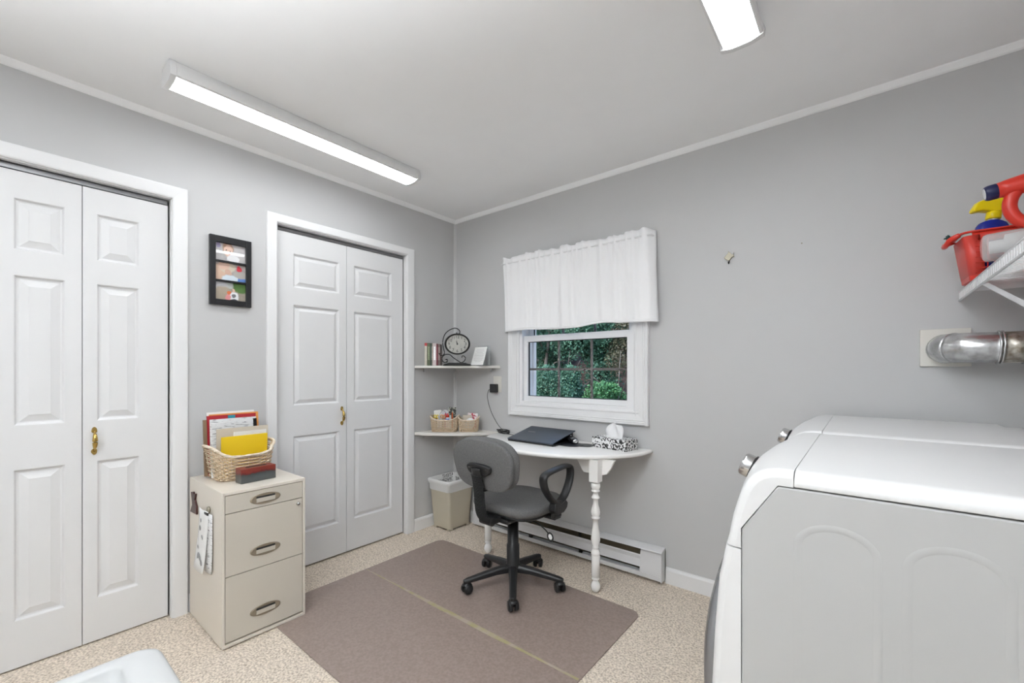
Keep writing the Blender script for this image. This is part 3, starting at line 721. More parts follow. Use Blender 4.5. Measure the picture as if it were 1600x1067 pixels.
# ================================================================ filing cabinet
fc = thing('filing_cabinet', 'cream metal three-drawer filing cabinet between the closet doors', 'cabinet', (.26, -1.64, 0))
cx0, cx1, cy0, cy1, cz = .024, .485, -1.818, -1.462, .680
def rect(x, i, zi=None): zi = i if zi is None else zi; return [(x, cy0 + i, .006 + zi), (x, cy1 - i, .006 + zi), (x, cy1 - i, cz - zi), (x, cy0 + i, cz - zi)]
b = MB().loft([rect(cx0, 0), rect(cx1, 0), rect(cx1, .0105, .0135), rect(cx0 + .01, .0105, .0135)], False)
b.build('body', M['cream_metal'], fc, bev=.0015)
for i, (z0, z1, hz) in enumerate(((.5865, .664, .622), (.3115, .5835, .388), (.0265, .3085, .113))):
    dr = MB().box(cx1 - .022, cx1 - .003, cy0 + .0125, cy1 - .0125, z0, z1).box(cx0 + .02, cx1 - .0225, cy0 + .02, cy1 - .02, z0 + .005, z1 - .012).build('drawer', M['cream_front'], fc, bev=.0012)
    yc = -1.643
    mb = MB(); N = 32
    rings = []
    for (s, d) in ((1.0, 0), (.97, .0035), (.90, .0045), (.84, .0030)):
        rings.append([(cx1 - .003 + d, yc + .066 * s * math.cos(2 * PI * k / N), hz + .0245 * s * math.sin(2 * PI * k / N)) for k in range(N)])
    mb.loft(rings, True, cap=True)
    hd = mb.build('handle', M['bronze_pull'], dr)
    MB().box(cx1 - .002, cx1 + .0008, yc - .040, yc + .040, hz + .004, hz + .0135).build('pull_recess', M['dark_gap'], dr)
    MB().prism([(cx1 - .002, hz + .004), (cx1 + .006, hz + .007), (cx1 + .0035, hz - .013), (cx1 - .002, hz - .013)], 'y', yc - .040, yc + .040).build('pull_lip', M['cream_front'], dr, bev=.001)
MB().lathe([(.009, 0), (.009, .004), (.006, .006), (.006, .009), (.001, .0095)], (cx1 - .003, -1.496, .560), axis='x', n=16).build('lock', M['chrome'], fc)

# boot shaped magnet, clip and hanging papers on the cabinet side
YS = cy0 - .0006
pts = [(.050, .535), (.100, .539), (.098, .575), (.084, .60), (.092, .628), (.080, .623), (.072, .631), (.064, .622), (.056, .625), (.062, .60), (.066, .572)]
mb = MB().prism([(.060 + (x - .05) * 2.0, .518 + (z - .535) * 1.09) for x, z in pts], 'y', YS - .008, YS)
tag(mb.build('boot_magnet', M['dark_wood_red'], bev=.002), 'dark red-brown boot-shaped magnet on the filing cabinet side', 'magnet')
hc = thing('clip_magnet', 'round metal magnet clip holding papers on the filing cabinet side', 'magnet', (.32, YS, .56))
MB().lathe([(.001, -.010), (.013, -.009), (.015, -.004), (.015, 0)], (.322, YS, .578), axis='y', n=18).build('magnet_disc', M['pewter'], hc)
MB().box(.296, .340, YS - .014, YS - .006, .556, .568).build('clip', M['black_iron'], hc, bev=.002)
def sheet(x0, x1, z0, z1, y, curl, name, m, label, grp=None):
    rings = []
    n = 8
    vs, fs = [], []
    for j in range(n + 1):
        for i in range(5):
            u, v = i / 4, j / n
            vs.append((x0 + (x1 - x0) * u + .02 * v * (1 - v), y - .002 - curl * (v ** 1.6) - .006 * math.sin(u * PI), z1 + (z0 - z1) * v))
    for j in range(n):
        for i in range(4): a = j * 5 + i; fs.append((a, a + 1, a + 6, a + 5))
    o = MB().add(vs, fs, True).build(name, m)
    s = o.modifiers.new('thick', 'SOLIDIFY'); s.thickness = .0006
    return tag(o, label, 'paper')
sheet(.205, .335, .300, .572, YS - .006, .022, 'paper_sheet', M['paper'], 'front sheet of paper with grey drawings clipped on the cabinet side')
sheet(.262, .372, .300, .565, YS - .001, .004, 'paper_sheet', M['paper_print'], 'printed sheet of paper behind the front clipped sheet')
o2 = [q for q in SC.objects if q.name == 'paper_sheet'][0]; gp = mat('grey_print', (.33, .33, .33), .7)
for (x, z, r) in ((.255, .52, .010), (.250, .485, .013), (.285, .45, .012), (.275, .355, .028), (.310, .345, .014), (.245, .40, .009)):
    v = (.572 - z) / .272
    yy = YS - .0085 - .022 * v ** 1.6 - .006
    MB().lathe([(r * .6, 0), (r, 0), (r, .0004), (r * .6, .0004)], (x + .004, yy, z), axis='y', n=12).build('drawing', gp, o2)

# ================================================================ wicker baskets
def basket(name, label, lx, ly, flare, hfun, rows, stakes, loc, rz, rs, group, parent_extra=None):
    """lx, ly = half sizes of the foot; flare = extra half size at the rim; hfun(a) rim height by angle"""
    t = local(thing(name, label, 'basket', group=group))
    def per(a, k, off=0.0):
        x, y = sel(a, lx + flare * k + off, ly + flare * k + off, 5.0); return x, y
    mb = MB(); seg = stakes * 4
    for r in range(rows):
        k = (r + .5) / rows; P = []
        for i in range(seg):
            a = 2 * PI * i / seg; off = rs * 1.1 * math.cos(PI * (i / 4.0) + (PI if r % 2 else 0)) if True else 0
            off = rs * 1.15 * math.cos(2 * PI * i / 8.0 + (PI if r % 2 else 0))
            x, y = per(a, k, off); P.append((x, y, hfun(a) * k * .97 + rs))
        mb.tube(P, rs * .8, 5, closed=True, ry=rs * 1.15)
    mb.build('weave', M['wicker'], t)['kind'] = 'stuff'
    sb = MB()
    for i in range(stakes):
        a = 2 * PI * (i * 4) / seg
        P = [(*per(a, k), hfun(a) * k * .99 + .002) for k in (0, .5, 1)]
        sb.tube(P, rs * .9, 5)
    sb.build('stakes', M['wicker'], t)['kind'] = 'stuff'
    P = []; P2 = []
    for i in range(96):
        a = 2 * PI * i / 96; x, y = per(a, 1.0, .002)
        P.append((x, y, hfun(a) + .001)); 
    for s in range(3):
        Q = []
        for i, p in enumerate(P):
            b = i * .55 + s * 2.1; d = Vector((p[0], p[1], 0)).normalized()
            Q.append(tuple(Vector(p) + d * (rs * 1.1 * math.cos(b)) + Vector((0, 0, rs * 1.1 * math.sin(b)))))
        sb = MB().tube(Q, rs * 1.3, 6, closed=True) if s == 0 else sb.tube(Q, rs * 1.3, 6, closed=True)
    sb.build('rim', M['wicker_pale'], t)
    bs = MB(); bs.prism([per(2 * PI * k / 40, 0, -.001) for k in range(40)], 'z', .001, .007); bs.build('base', M['wicker'], t)
    t.location = loc; t.rotation_euler = (0, 0, rz)
    return t
def hbig(a):   # high at the four corners, dipped along the front (+x) and back
    x, y = math.cos(a), math.sin(a); q = y
    return .115 + .045 * min(1, abs(math.sin(a))) ** 1.5 + (.012 if y > 0.6 else 0)
basket('wicker_basket', 'large wicker basket of folders and papers on the filing cabinet', .100, .110, .022, hbig, 15, 26, (.185, -1.652, .6805), 0, .0032, None)
def stand_sheet(name, m, label, cat, x, yc, wd, z0, z1, th, lean, yaw=0, parts=None):
    mb = MB().box(-th / 2, th / 2, -wd / 2, wd / 2, 0, z1 - z0)
    mb.tf(Matrix.Translation((x, yc, z0)) @ Matrix.Rotation(yaw, 4, 'Z') @ Matrix.Rotation(lean, 4, 'Y'))
    return tag(mb.build(name, m), label, cat)
G = 'papers in the filing basket'
B0 = .690
stand_sheet('paper_sheet', M['paper'], 'plain white sheet rising rearmost in the filing basket', 'paper', .105, -1.655, .216, B0, 1.000, .003, R(-5))
stand_sheet('folder', M['orange_card'], 'orange folder edge just behind the red folder in the filing basket', 'folder', .113, -1.642, .225, B0, .990, .003, R(-5))
stand_sheet('folder', M['red_card'], 'red folder behind the printed papers in the filing basket', 'folder', .121, -1.656, .222, B0, .984, .004, R(-5))
bc = MB().box(-.004, .006, -.016, .016, -.018, .008).tf(Matrix.Translation((.099, -1.660, .972)))
tag(bc.build('binder_clip', M['teal'], bev=.001), 'teal binder clip on the red folder top edge', 'clip')
stand_sheet('paper_sheet', M['paper_print'], 'printed form with black box in front of the red folder', 'paper', .133, -1.655, .210, B0, .966, .003, R(-4))
stand_sheet('black_label', M['black_gloss'], 'small black label at the corner of the printed form', 'label', .1365, -1.562, .016, .915, .958, .002, R(-4))
stand_sheet('magazine', M['paper_print'], 'rolled grey printed magazine at the left of the basket', 'magazine', .170, -1.715, .110, B0, .952, .012, R(-3), R(14))
stand_sheet('folder', M['brown_card'], 'dark brown folder edge at the left of the filing basket', 'folder', .118, -1.775, .012, B0, .965, .02, R(-5))
stand_sheet('folder', M['beige_card'], 'beige file folder behind the yellow card in the basket', 'folder', .196, -1.640, .232, B0, .925, .005, R(1))
stand_sheet('envelope', M['paper'], 'white envelope edge between beige folder and yellow card', 'envelope', .205, -1.610, .150, B0, .905, .003, R(1))
stand_sheet('yellow_card', M['yellow'], 'bright yellow card frontmost in the filing basket', 'card', .226, -1.644, .205, B0, .888, .010, R(3))

# stone block on the cabinet
mb = MB().box(-.030, .030, -.079, .079, 0, .068).tf(Matrix.Translation((.347, -1.634, .6805)) @ Matrix.Rotation(R(4), 4, 'Z'))
m = bpy.data.materials.new('red_grey_stone'); m.use_nodes = True; nt = m.node_tree; bb = nt.nodes['Principled BSDF']; bb.inputs['Roughness'].default_value = .35
tc = nt.nodes.new('ShaderNodeTexCoord'); sx = nt.nodes.new('ShaderNodeSeparateXYZ'); nz = nt.nodes.new('ShaderNodeTexNoise'); nz.inputs['Scale'].default_value = 45; nz.inputs['Detail'].default_value = 6
ad = nt.nodes.new('ShaderNodeMath'); ad.operation = 'MULTIPLY_ADD'; ad.inputs[1].default_value = .5; cr = nt.nodes.new('ShaderNodeValToRGB')
nt.links.new(tc.outputs['Generated'], sx.inputs[0]); nt.links.new(tc.outputs['Object'], nz.inputs['Vector']); nt.links.new(nz.outputs['Fac'], ad.inputs[0]); nt.links.new(sx.outputs['Z'], ad.inputs[2])
for i, (p, c) in enumerate(((.55, (.075, .085, .085)), (.80, (.05, .055, .055)), (.88, (.13, .012, .012)), (1.0, (.20, .03, .02)))):
    e = cr.color_ramp.elements[i] if i < 2 else cr.color_ramp.elements.new(p)
    e.position = p; e.color = (*c, 1)
nt.links.new(ad.outputs[0], cr.inputs[0]); nt.links.new(cr.outputs[0], bb.inputs['Base Color'])
sb = thing('stone_block', 'small red and grey stone block with a slot on the filing cabinet', 'block', (.347, -1.634, .6805))
mb.build('block_body', m, sb, bev=.003)
MB().box(-.010, .010, -.045, .045, .0665, .0688).tf(Matrix.Translation((.347, -1.634, .6805)) @ Matrix.Rotation(R(4), 4, 'Z')).build('top_slot', M['dark_gap'], sb)

# ================================================================ picture frame
pfm = thing('picture_frame', 'black three-opening picture frame between the closet doors', 'picture frame', (.01, -1.634, 1.553))
fy0, fy1, fz0, fz1 = -1.732, -1.537, 1.553, 1.914
op = [(1.583, 1.676), (1.686, 1.778), (1.788, 1.880)]
ya, yb = -1.705, -1.563
f = MB().box(0.001, .020, fy0, ya, fz0, fz1).box(0.001, .020, yb, fy1, fz0, fz1)
for z0, z1 in ((fz0, op[0][0]), (op[0][1], op[1][0]), (op[1][1], op[2][0]), (op[2][1], fz1)): f.box(0.001, .020, ya, yb, z0, z1)
f.build('frame', mat('black_frame', (.014, .014, .016), .35), pfm, bev=.0015)
skin = (.62, .42, .33)
pics = [print_mat('photo_outdoor', (.30, .26, .21), [(.5, .95, .9, .30, (.42, .44, .42)), (.85, .85, .28, .40, (.07, .16, .03)), (.15, .8, .25, .25, (.50, .50, .52)), (.25, .25, .30, .5, (.36, .30, .23)), (.62, .25, .14, .25, (.75, .75, .78)), (.62, .28, .08, .12, (.15, .15, .16)), (.61, .58, .05, .10, skin), (.44, .18, .08, .20, (.65, .25, .25)), (.47, .42, .06, .10, (.60, .14, .04)), (.60, .02, .12, .08, (.03, .03, .04))]),
        print_mat('photo_indoor', (.36, .32, .30), [(.15, .35, .35, .55, (.58, .40, .30)), (.4, .75, .25, .35, (.55, .48, .38)), (.28, .85, .18, .25, skin), (.42, .45, .11, .2, (.55, .36, .28)), (.5, .1, .30, .25, (.60, .68, .74)), (.78, .72, .08, .20, (.55, .03, .05)), (.88, .12, .16, .16, (.10, .22, .55)), (.85, .40, .25, .20, (.40, .37, .34))]),
        print_mat('photo_child', (.40, .38, .38), [(.9, .6, .5, .7, (.48, .46, .46)), (.42, .70, .18, .38, (.36, .23, .16)), (.43, .58, .15, .32, (.68, .47, .38)), (.38, .62, .02, .03, (.05, .05, .05)), (.50, .60, .02, .03, (.05, .05, .05)), (.45, .42, .04, .03, (.5, .2, .18)), (.58, .22, .20, .22, (.74, .74, .75)), (.12, .85, .08, .14, (.25, .22, .35))])]
labs = ['photo of people outdoors by a fence', 'photo of a baby indoors', 'photo of a toddler']
gl = mat('photo_glass', (1, 1, 1), 0.02, trans=1.0, ior=1.45)
for (z0, z1), pm, lb in zip(op, pics, labs):
    p = MB().box(.004, .006, ya - .002, yb + .002, z0 - .002, z1 + .002).build('photo', pm, pfm); p['label'] = lb
    pm.node_tree.nodes['Principled BSDF'].inputs['Coat Weight'].default_value = 1.0
    pm.node_tree.nodes['Principled BSDF'].inputs['Coat Roughness'].default_value = 0.02

# ================================================================ waste bin
bn = thing('waste_bin', 'cream plastic waste bin with white bag under the corner shelves', 'bin', (.125, -.145, 0))
def rr4(x0, x1, y0, y1, r): return rrect(x0, x1, y0, y1, r, 4)
def ringz(x0, x1, y0, y1, r, z): return [(x, y, z) for x, y in rr4(x0, x1, y0, y1, r)]
bx0, bx1, by0, by1 = .030, .218, -.262, -.045
def bring(k, z, o=0): return ringz(bx0 - .022 * k - o, bx1 + .020 * k + o, by0 - .026 * k - o, by1 + .025 * k + o, .022, z)
MB().loft([bring(0, .012, -.006), bring(0, .015), bring(.05, .03), bring(.9, .355), bring(.88, .353, -.004), bring(.05, .035, -.004)], False, cap=True).build('bin_body', M['cream_plastic'], bn, bev=.0008)
for (x, y) in ((bx0 + .02, by0 + .02), (bx1 - .02, by0 + .02), (bx0 + .02, by1 - .02), (bx1 - .02, by1 - .02)):
    MB().box(x - .018, x + .018, y - .018, y + .018, 0, .014).build('foot', M['cream_plastic'], bn, bev=.002)
rg = [bring(.70, .295, .004), bring(.72, .302, .006), bring(.84, .335, .004), bring(.90, .352, .010), bring(.95, .372, .012), bring(.95, .380, .004), bring(.92, .374, -.006), bring(.80, .32, -.008), bring(.5, .20, -.010), bring(.4, .16, -.05)]
rnd = random.Random(3)
rg = [[(x + rnd.uniform(-.0015, .0015), y + rnd.uniform(-.0015, .0015), z + rnd.uniform(-.003, .003) * (1 if i < 2 else .4)) for x, y, z in r] for i, r in enumerate(rg)]
lnr = MB().loft(rg, True, cap=False).build('bin_liner', M['liner'], bn); lnr['label'] = 'white printed plastic bag folded over the rim'
mb = MB()
for (body, z, s0, wd) in (('PATIENT', .362, .20, .17), ('BELONGINGS', .330, .19, .25)):
    vs, fs = text_geo(body, .042)
    # the bag is printed outside, so from inside the words read mirrored, wrapping from the left wall to the back wall
    P = []
    for v in vs:
        q = s0 - v[0] * .85 if body == 'PATIENT' else s0 - v[0]
        zz_ = z + v[1] * .95; k = .92 * (zz_ / .372)
        xl = bx0 - .022 * k + .0085 + v[2]; yb = by1 + .025 * k - .0085 - v[2]; L_ = yb - (by0 - .026)
        P.append((xl, by0 - .026 + q, zz_) if q < L_ else (xl + q - L_, yb, zz_))
    mb.add(P, [f[::-1] for f in fs])
mb.build('bag_print', M['ink'], lnr)['label'] = 'black lettering seen mirrored through the bag'

# ================================================================ things on the upper shelf
FW = Vector((-.633, .774, 0)); RT = Vector((.774, .633, 0)); ANG = math.atan2(RT.y, RT.x)
ZS = 1.2455
bk = [(.0175, .168, (.62, .58, .50), (.50, .06, .06), 'cream book with a red top edge, leftmost on the upper shelf'),
      (.0235, .167, (.10, .12, .065), None, 'olive green book on the upper shelf'),
      (.009, .166, (.035, .06, .05), None, 'thin dark green book on the upper shelf'),
      (.0065, .168, (.30, .27, .22), None, 'thin tan booklet beside the pink-white book'),
      (.026, .166, (.55, .47, .48), None, 'pinkish white book on the upper shelf'),
      (.010, .162, (.12, .01, .02), None, 'narrow maroon book on the upper shelf'),
      (.016, .160, (.16, .12, .11), None, 'brown-grey book next to the clock')]
pos = 0.0; o0 = Vector((.080, -.385, ZS))
for i, (wd, h, c, c2, lb) in enumerate(bk):
    t = local(thing('book', lb, 'book', group='books on the upper corner shelf'))
    cm_ = mat('book_cover_%d' % i, c, .5, var=.3, vscale=60)
    D = .098
    MB().box(0, .0012, 0, D, 0, h).box(wd - .0012, wd, 0, D, 0, h).box(0, wd, 0, .0012, 0, h).build('cover', cm_, t)
    MB().box(.0013, wd - .0013, .0014, D - .003, .002, h - .003).build('pages', M['paper'], t)
    if c2: MB().box(-.0002, wd + .0002, -.0004, .030, h - .022, h + .0004).build('red_band', mat('red_band', c2, .5), t)['label'] = 'red top of the spine'
    else: MB().box(wd * .25, wd * .75, -.0004, 0, h * .25, h * .85).build('spine_title', mat('spine_print_%d' % i, tuple(min(1, q * 2.2 + .06) for q in c), .6, var=.6, vscale=140), t)
    t.location = o0 + RT * pos; t.rotation_euler = (0, 0, ANG)
    pos += wd + .0012
# clock
ck = local(thing('mantel_clock', 'black iron scrollwork mantel clock with oval face on the upper shelf', 'clock'))
def oval(a, rx, rz): return (rx * math.cos(a), rz * math.sin(a))
cz_ = .158; rx, rz = .094, .078
N = 48
rings = []
for (s, y) in ((.86, -.004), (.88, -.016), (.94, -.019), (1.0, -.014), (1.01, 0), (.98, .012), (.9, .016)):
    rings.append([(oval(2 * PI * k / N, rx * s, rz * s)[0], y, cz_ + oval(2 * PI * k / N, rx * s, rz * s)[1]) for k in range(N)])
MB().loft(rings, True, cap=False).build('clock_case', M['black_iron'], ck)
fcz = MB(); fcz.prism([(rx * .89 * math.cos(2 * PI * k / N), cz_ + rz * .89 * math.sin(2 * PI * k / N)) for k in range(N)], 'y', -.006, .012); cf = fcz.build('clock_face', M['clock_face'], ck)
mb = MB()
for h in range(1, 13):
    a = PI / 2 - h * PI / 6; vs, fs = text_geo(str(h), .031)
    mb.add([(rx * .66 * math.cos(a) + v[0] * 1.0, -.0066 - v[2], cz_ + rz * .66 * math.sin(a) + v[1]) for v in vs], [f[::-1] for f in fs])
mb.build('numerals', M['ink'], cf)
hm = MB()
for (a, L, wd) in ((R(90 + 22), .030, .0035), (R(90 + 8), .042, .0025)):
    d = Vector((math.cos(a), 0, math.sin(a))); p = Vector((-d.z, 0, d.x))
    c0 = Vector((0, -.0085, cz_)); hm.add([tuple(c0 - p * wd), tuple(c0 + p * wd), tuple(c0 + d * L)], [(0, 1, 2)])
hm.lathe([(.006, -.010), (.006, -.008)], (0, 0, cz_), axis='y', n=12)
hm.build('hands', M['ink'], cf)
MB().prism([(-.105, 0), (.105, 0), (.095, .010), (.070, .016), (.060, .020), (-.060, .020), (-.070, .016), (-.095, .010)], 'y', -.028, .028).build('clock_foot', M['black_iron'], ck, bev=.002)
def px(u, v): return ((u - 785) / 11.85 / 211 * 1.0, 0.0, (825 - v) / 11.85 / 211)
scr = [[(545, 770), (505, 735), (505, 670), (560, 625), (640, 625), (720, 690), (850, 775)],
       [(590, 775), (600, 730), (575, 715), (560, 720)],
       [(545, 772), (570, 765), (597, 745), (596, 715), (578, 712)],
       [(455, 600), (465, 635), (520, 635), (545, 590), (530, 520), (515, 430), (520, 340), (560, 240), (640, 170), (740, 135), (810, 165), (830, 215), (800, 250)],
       [(830, 215), (815, 245), (780, 240), (768, 215)],
       [(850, 775), (905, 750), (935, 690), (905, 650), (870, 655), (868, 685)],
       [(440, 598), (455, 612), (470, 598)]]
mb = MB()
for s in scr: mb.tube(catmull([px(*p) for p in s], 5), .0035, 7)
mb.build('scrollwork', M['black_iron'], ck)
ck.location = (.291, -.250, ZS); ck.rotation_euler = (0, 0, ANG)
# acrylic card stand
cs_ = local(thing('card_stand', 'clear acrylic stand with a white printed card beside the clock', 'card holder'))
lean = Matrix.Rotation(R(-20), 4, 'X')
MB().box(-.062, .062, 0, .003, 0, .150).tf(lean).build('front_panel', M['acrylic'], cs_)
MB().box(-.062, .062, .078, .081, 0, .148).build('back_panel', M['acrylic'], cs_)
MB().box(-.062, .062, -.004, .081, 0, .003).build('stand_base', M['acrylic'], cs_)
cdp = MB().box(-.060, .060, -.0022, -.0008, .004, .146).tf(lean).build('card', M['paper'], cs_)
mb = MB()
for k in range(9):
    z = .125 - k * .012; wd = (.036, .042, .030, .045, .044, .040, .045, .043, .028)[k]
    mb.box(-wd, wd, -.0027, -.0023, z, z + .0016)
mb.tf(lean).build('card_text', mat('grey_ink', (.30, .30, .31), .7), cdp)['kind'] = 'stuff'
cs_.location = (.403, -.160, ZS); cs_.rotation_euler = (0, 0, ANG - R(38))

# ================================================================ lower shelf baskets
ZL = .7455
def hs(d, c): return lambda a: d + c * abs(math.cos(a)) ** 1.3
basket('wicker_basket', 'small wicker basket of pens and scissors on lower shelf, left', .093, .060, .010, lambda a: .088 + .030 * abs(math.cos(a)) ** 1.4, 11, 24, tuple(Vector((.166, -.270, ZL)) + FW * .045), ANG, .0026, 'small wicker baskets on the lower corner shelf')
basket('wicker_basket', 'smaller wicker basket of packets on lower shelf, right', .068, .052, .008, lambda a: .086 + .022 * abs(math.cos(a)) ** 1.4, 10, 20, tuple(Vector((.307, -.152, ZL)) + FW * .038), ANG, .0026, 'small wicker baskets on the lower corner shelf')
b1 = Vector((.166, -.270, ZL + .014)) + FW * .045; b2 = Vector((.307, -.152, ZL + .010)) + FW * .038
def at(b, r, f, z): return Matrix.Translation(b + RT * r + FW * f + Vector((0, 0, z))) @ Matrix.Rotation(ANG, 4, 'Z')
tag(MB().prism([(-.030, 0), (.030, 0), (.030, .125), (.024, .135), (-.024, .135), (-.030, .128)], 'y', -.002, .002).tf(at(b1, -.045, .020, .010) @ Matrix.Rotation(R(-6), 4, 'Y')).build('white_card', M['paper']), 'white rounded card at the left back of the pen basket', 'card')
_tag = tag(MB().prism([(-.028, 0), (.028, 0), (.028, .120), (.018, .136), (0, .140), (-.018, .136), (-.028, .120)], 'y', -.002, .002).tf(at(b1, -.002, .012, .008)).build('white_tag', mat('grey_white_tag', (.60, .60, .64), .5)), 'round-topped white tag with black loop in the pen basket', 'card')
_cord = (MB().tube([tuple(at(b1, -.014, .004, .095) @ Vector((.026 * math.cos(a), 0, .045 * math.sin(a)))) for a in [R(20 + 150 * k / 12) for k in range(13)]], .0012, 5))
_cord.build('cord_loop', M['ink'], _tag)
fl = two_tone('floral_print', (.03, .035, .035), (.45, .46, .38), 70, .5, .5, .58, detail=2)
tag(MB().box(-.028, .028, -.006, .006, 0, .158).tf(at(b1, .048, .022, .008) @ Matrix.Rotation(R(3), 4, 'Y')).build('notebook', fl, bev=.001), 'black floral notebook standing in the pen basket', 'notebook')
def loopgeo(M_, r, rz, th): return MB().tube([tuple(M_ @ Vector((r * math.cos(a), 0, rz * math.sin(a)))) for a in [2 * PI * k / 14 for k in range(14)]], th, 6, closed=True)
for (rp, col, lb) in ((-.062, M['yellow_pl'], 'yellow-handled scissors in the pen basket'), (-.012, M['orange_card'], 'orange-handled scissors in the pen basket')):
    t = thing('scissors', lb, 'scissors', tuple(b1 + RT * rp + FW * -.02 + Vector((0, 0, .012))))
    loopgeo(at(b1, rp - .009, -.022, .100), .008, .012, .0035).build('handle_loop', col, t)
    loopgeo(at(b1, rp + .010, -.020, .098), .008, .013, .0035).build('handle_loop', col, t)
    MB().box(-.006, .006, -.002, .002, 0, .078).tf(at(b1, rp, -.021, .012)).build('blades', M['chrome'], t)
gs = thing('glue_bottle', 'white glue bottle with blue label and red cap in the pen basket', 'bottle', tuple(b1 + RT * .024 + FW * -.02 + Vector((0, 0, .009))))
MB().lathe([(.015, 0), (.016, .004), (.016, .07), (.011, .082)], tuple(b1 + RT * .024 + FW * -.026 + Vector((0, 0, .012))), n=18).build('bottle_body', M['white_pl'], gs)
MB().lathe([(.0164, .052), (.0164, .072)], tuple(b1 + RT * .024 + FW * -.026 + Vector((0, 0, .012))), n=18).build('blue_label', M['blue_light'], gs)
MB().lathe([(.0115, .082), (.0115, .094), (.004, .108), (.003, .114)], tuple(b1 + RT * .024 + FW * -.026 + Vector((0, 0, .012))), n=14).build('red_cap', M['red_plastic'], gs)
for (rp, fp, h, c, lb) in ((-.040, -.030, .10, (.45, .48, .55), 'pale grey pen in the pen basket'), (.006, -.012, .115, (.55, .02, .10), 'crimson marker in the pen basket'), (.058, -.012, .122, (.55, .10, .02), 'orange-red marker at the right of the pen basket'), (.044, -.030, .100, (.62, .66, .68), 'white capped marker right of the glue bottle')):
    tag(MB().lathe([(.004, 0), (.0055, .01), (.0055, h - .012), (.003, h)], tuple(b1 + RT * rp + FW * fp + Vector((0, 0, .009))), n=10).build('marker_pen', mat('pen_' + lb.split()[0], c, .4)), lb, 'pen', 'pens in the left small basket')
pk = two_tone('pink_floral', (.50, .06, .10), (.80, .78, .78), 60, .5, .44, .52, detail=1)
tag(MB().box(-.038, .038, -.005, .005, 0, .118).tf(at(b2, .018, .018, .008) @ Matrix.Rotation(R(5), 4, 'Y')).build('packet', pk, bev=.002), 'pink and white floral packet in the right small basket', 'packet')
tag(MB().box(-.034, .034, -.012, .012, 0, .104).tf(at(b2, -.012, -.002, .008)).build('card_box', M['beige_card'], bev=.001), 'beige card box in the right small basket', 'box')
mb = MB(); pillow(mb, lambda a: (.038 * math.cos(a), .045 * math.sin(a)), .022, at(b2, .010, -.028, .052) @ Matrix.Rotation(R(30), 4, 'Y'), n=14, edge=.5)
tag(mb.build('plastic_bag', mat('clear_wrap', (.62, .64, .66), .12, bump=1, bscale=60, coat=1)), 'crumpled clear plastic wrap in front in the right small basket', 'bag')

# ================================================================ outlet, charger, cord
ot = thing('wall_outlet', 'ivory wall outlet left of the window', 'outlet', (.470, 0, 1.10))
MB().box(.428, .508, -.005, -.0005, 1.045, 1.165).build('outlet_plate', M['outlet'], ot, bev=.002)
for z in (1.082, 1.128): MB().box(.450, .486, -.007, -.005, z - .014, z + .014).build('socket', M['outlet'], ot, bev=.003)
ac = thing('power_adapter', 'black square charger plugged into the wall outlet', 'charger', (.45, -.02, 1.04))
MB().box(.414, .480, -.034, -.0075, 1.042, 1.106).build('adapter_body', M['black_plastic'], ac, bev=.004)
MB().tube(catmull([(.412, -.022, 1.062), (.396, -.026, 1.055), (.390, -.03, 1.0), (.43, -.035, .90), (.50, -.04, .81), (.568, -.05, .763), (.60, -.075, .7535), (.63, -.09, .7535), (.70, -.10, .7535), (.76, -.11, .7545), (.80, -.12, .7560)], 8), .0020, 7).build('charger_cord', M['black_plastic'], ac)
mb = MB()
for k in range(6):
    P = []
    for i in range(16):
        a = 2 * PI * i / 16; P.append((.572 + (.048 + .002 * k) * math.cos(a) - .004 * k, -.100 + .020 * math.sin(a) + .002 * k, .7565 + .0075 * (k // 2) + .004 * math.sin(2 * a + k) * math.cos(a + k) + .003))
    mb.tube(P, .0031, 6, closed=True)
mb.tube([(.557 + .0, -.125, .760), (.559, -.10, .767), (.562, -.075, .760)], .006, 8)
mb.tf(Matrix.Translation((.035, .012, 0)))
mb.build('cord_bundle', M['black_plastic'], ac)

# ================================================================ laptop, disc pad, device, tissue box
lt = local(thing('laptop', 'slate grey laptop with raised lid on the white table', 'laptop'))
Wd, Dp = .360, .262
MB().box(0, Wd, 0.004, Dp - .03, 0, .010).build('keyboard_base', M['black_plastic'], lt, bev=.003)
lm = Matrix.Translation((0, 0, .0115)) @ Matrix.Rotation(R(12.0), 4, 'X')
lid = MB().box(0, Wd, 0, Dp, 0, .006).tf(lm).build('lid', M['laptop'], lt, bev=.002)
MB().box(.055, .115, .150, .160, .0061, .0064).tf(lm).build('lid_logo', mat('grey_logo', (.28, .29, .30), .3, .6), lid)
MB().box(.004, Wd - .004, .004, Dp - .004, -.0012, -.0002).tf(lm).build('screen', M['black_gloss'], lid)
MB().box(.004, Wd - .004, Dp - .038, Dp - .026, .000, .058).build('rear_prop', M['black_plastic'], lt, bev=.002)
lt.location = (.812, -.298, TZ + .0005); lt.rotation_euler = (0, 0, R(-1.5))
for nm, (x, y, a, b_), lb in (('mouse_pad', (1.215, -.175, .085, .070), 'round black pad under the device beside the laptop'), ('flat_disc', (1.300, -.135, .060, .055), 'smaller black disc partly under the round pad')):
    z0 = TZ + .0006 + (0 if nm == 'flat_disc' else .0022)
    mb = MB(); mb.prism([(x + a * math.cos(2 * PI * k / 32), y + b_ * math.sin(2 * PI * k / 32)) for k in range(32)], 'z', z0, z0 + .002)
    tag(mb.build(nm, mat(nm + '_rubber', (.03, .034, .042) if nm == 'mouse_pad' else (.01, .01, .01), .35)), lb, 'pad')
dv = thing('black_device', 'glossy black rounded device with silver end beside the laptop', 'device', (1.23, -.16, TZ))
mb = MB(); Md = Matrix.Translation((1.205, -.135, TZ + .026)) @ Matrix.Rotation(R(-42), 4, 'Z')
rings = []
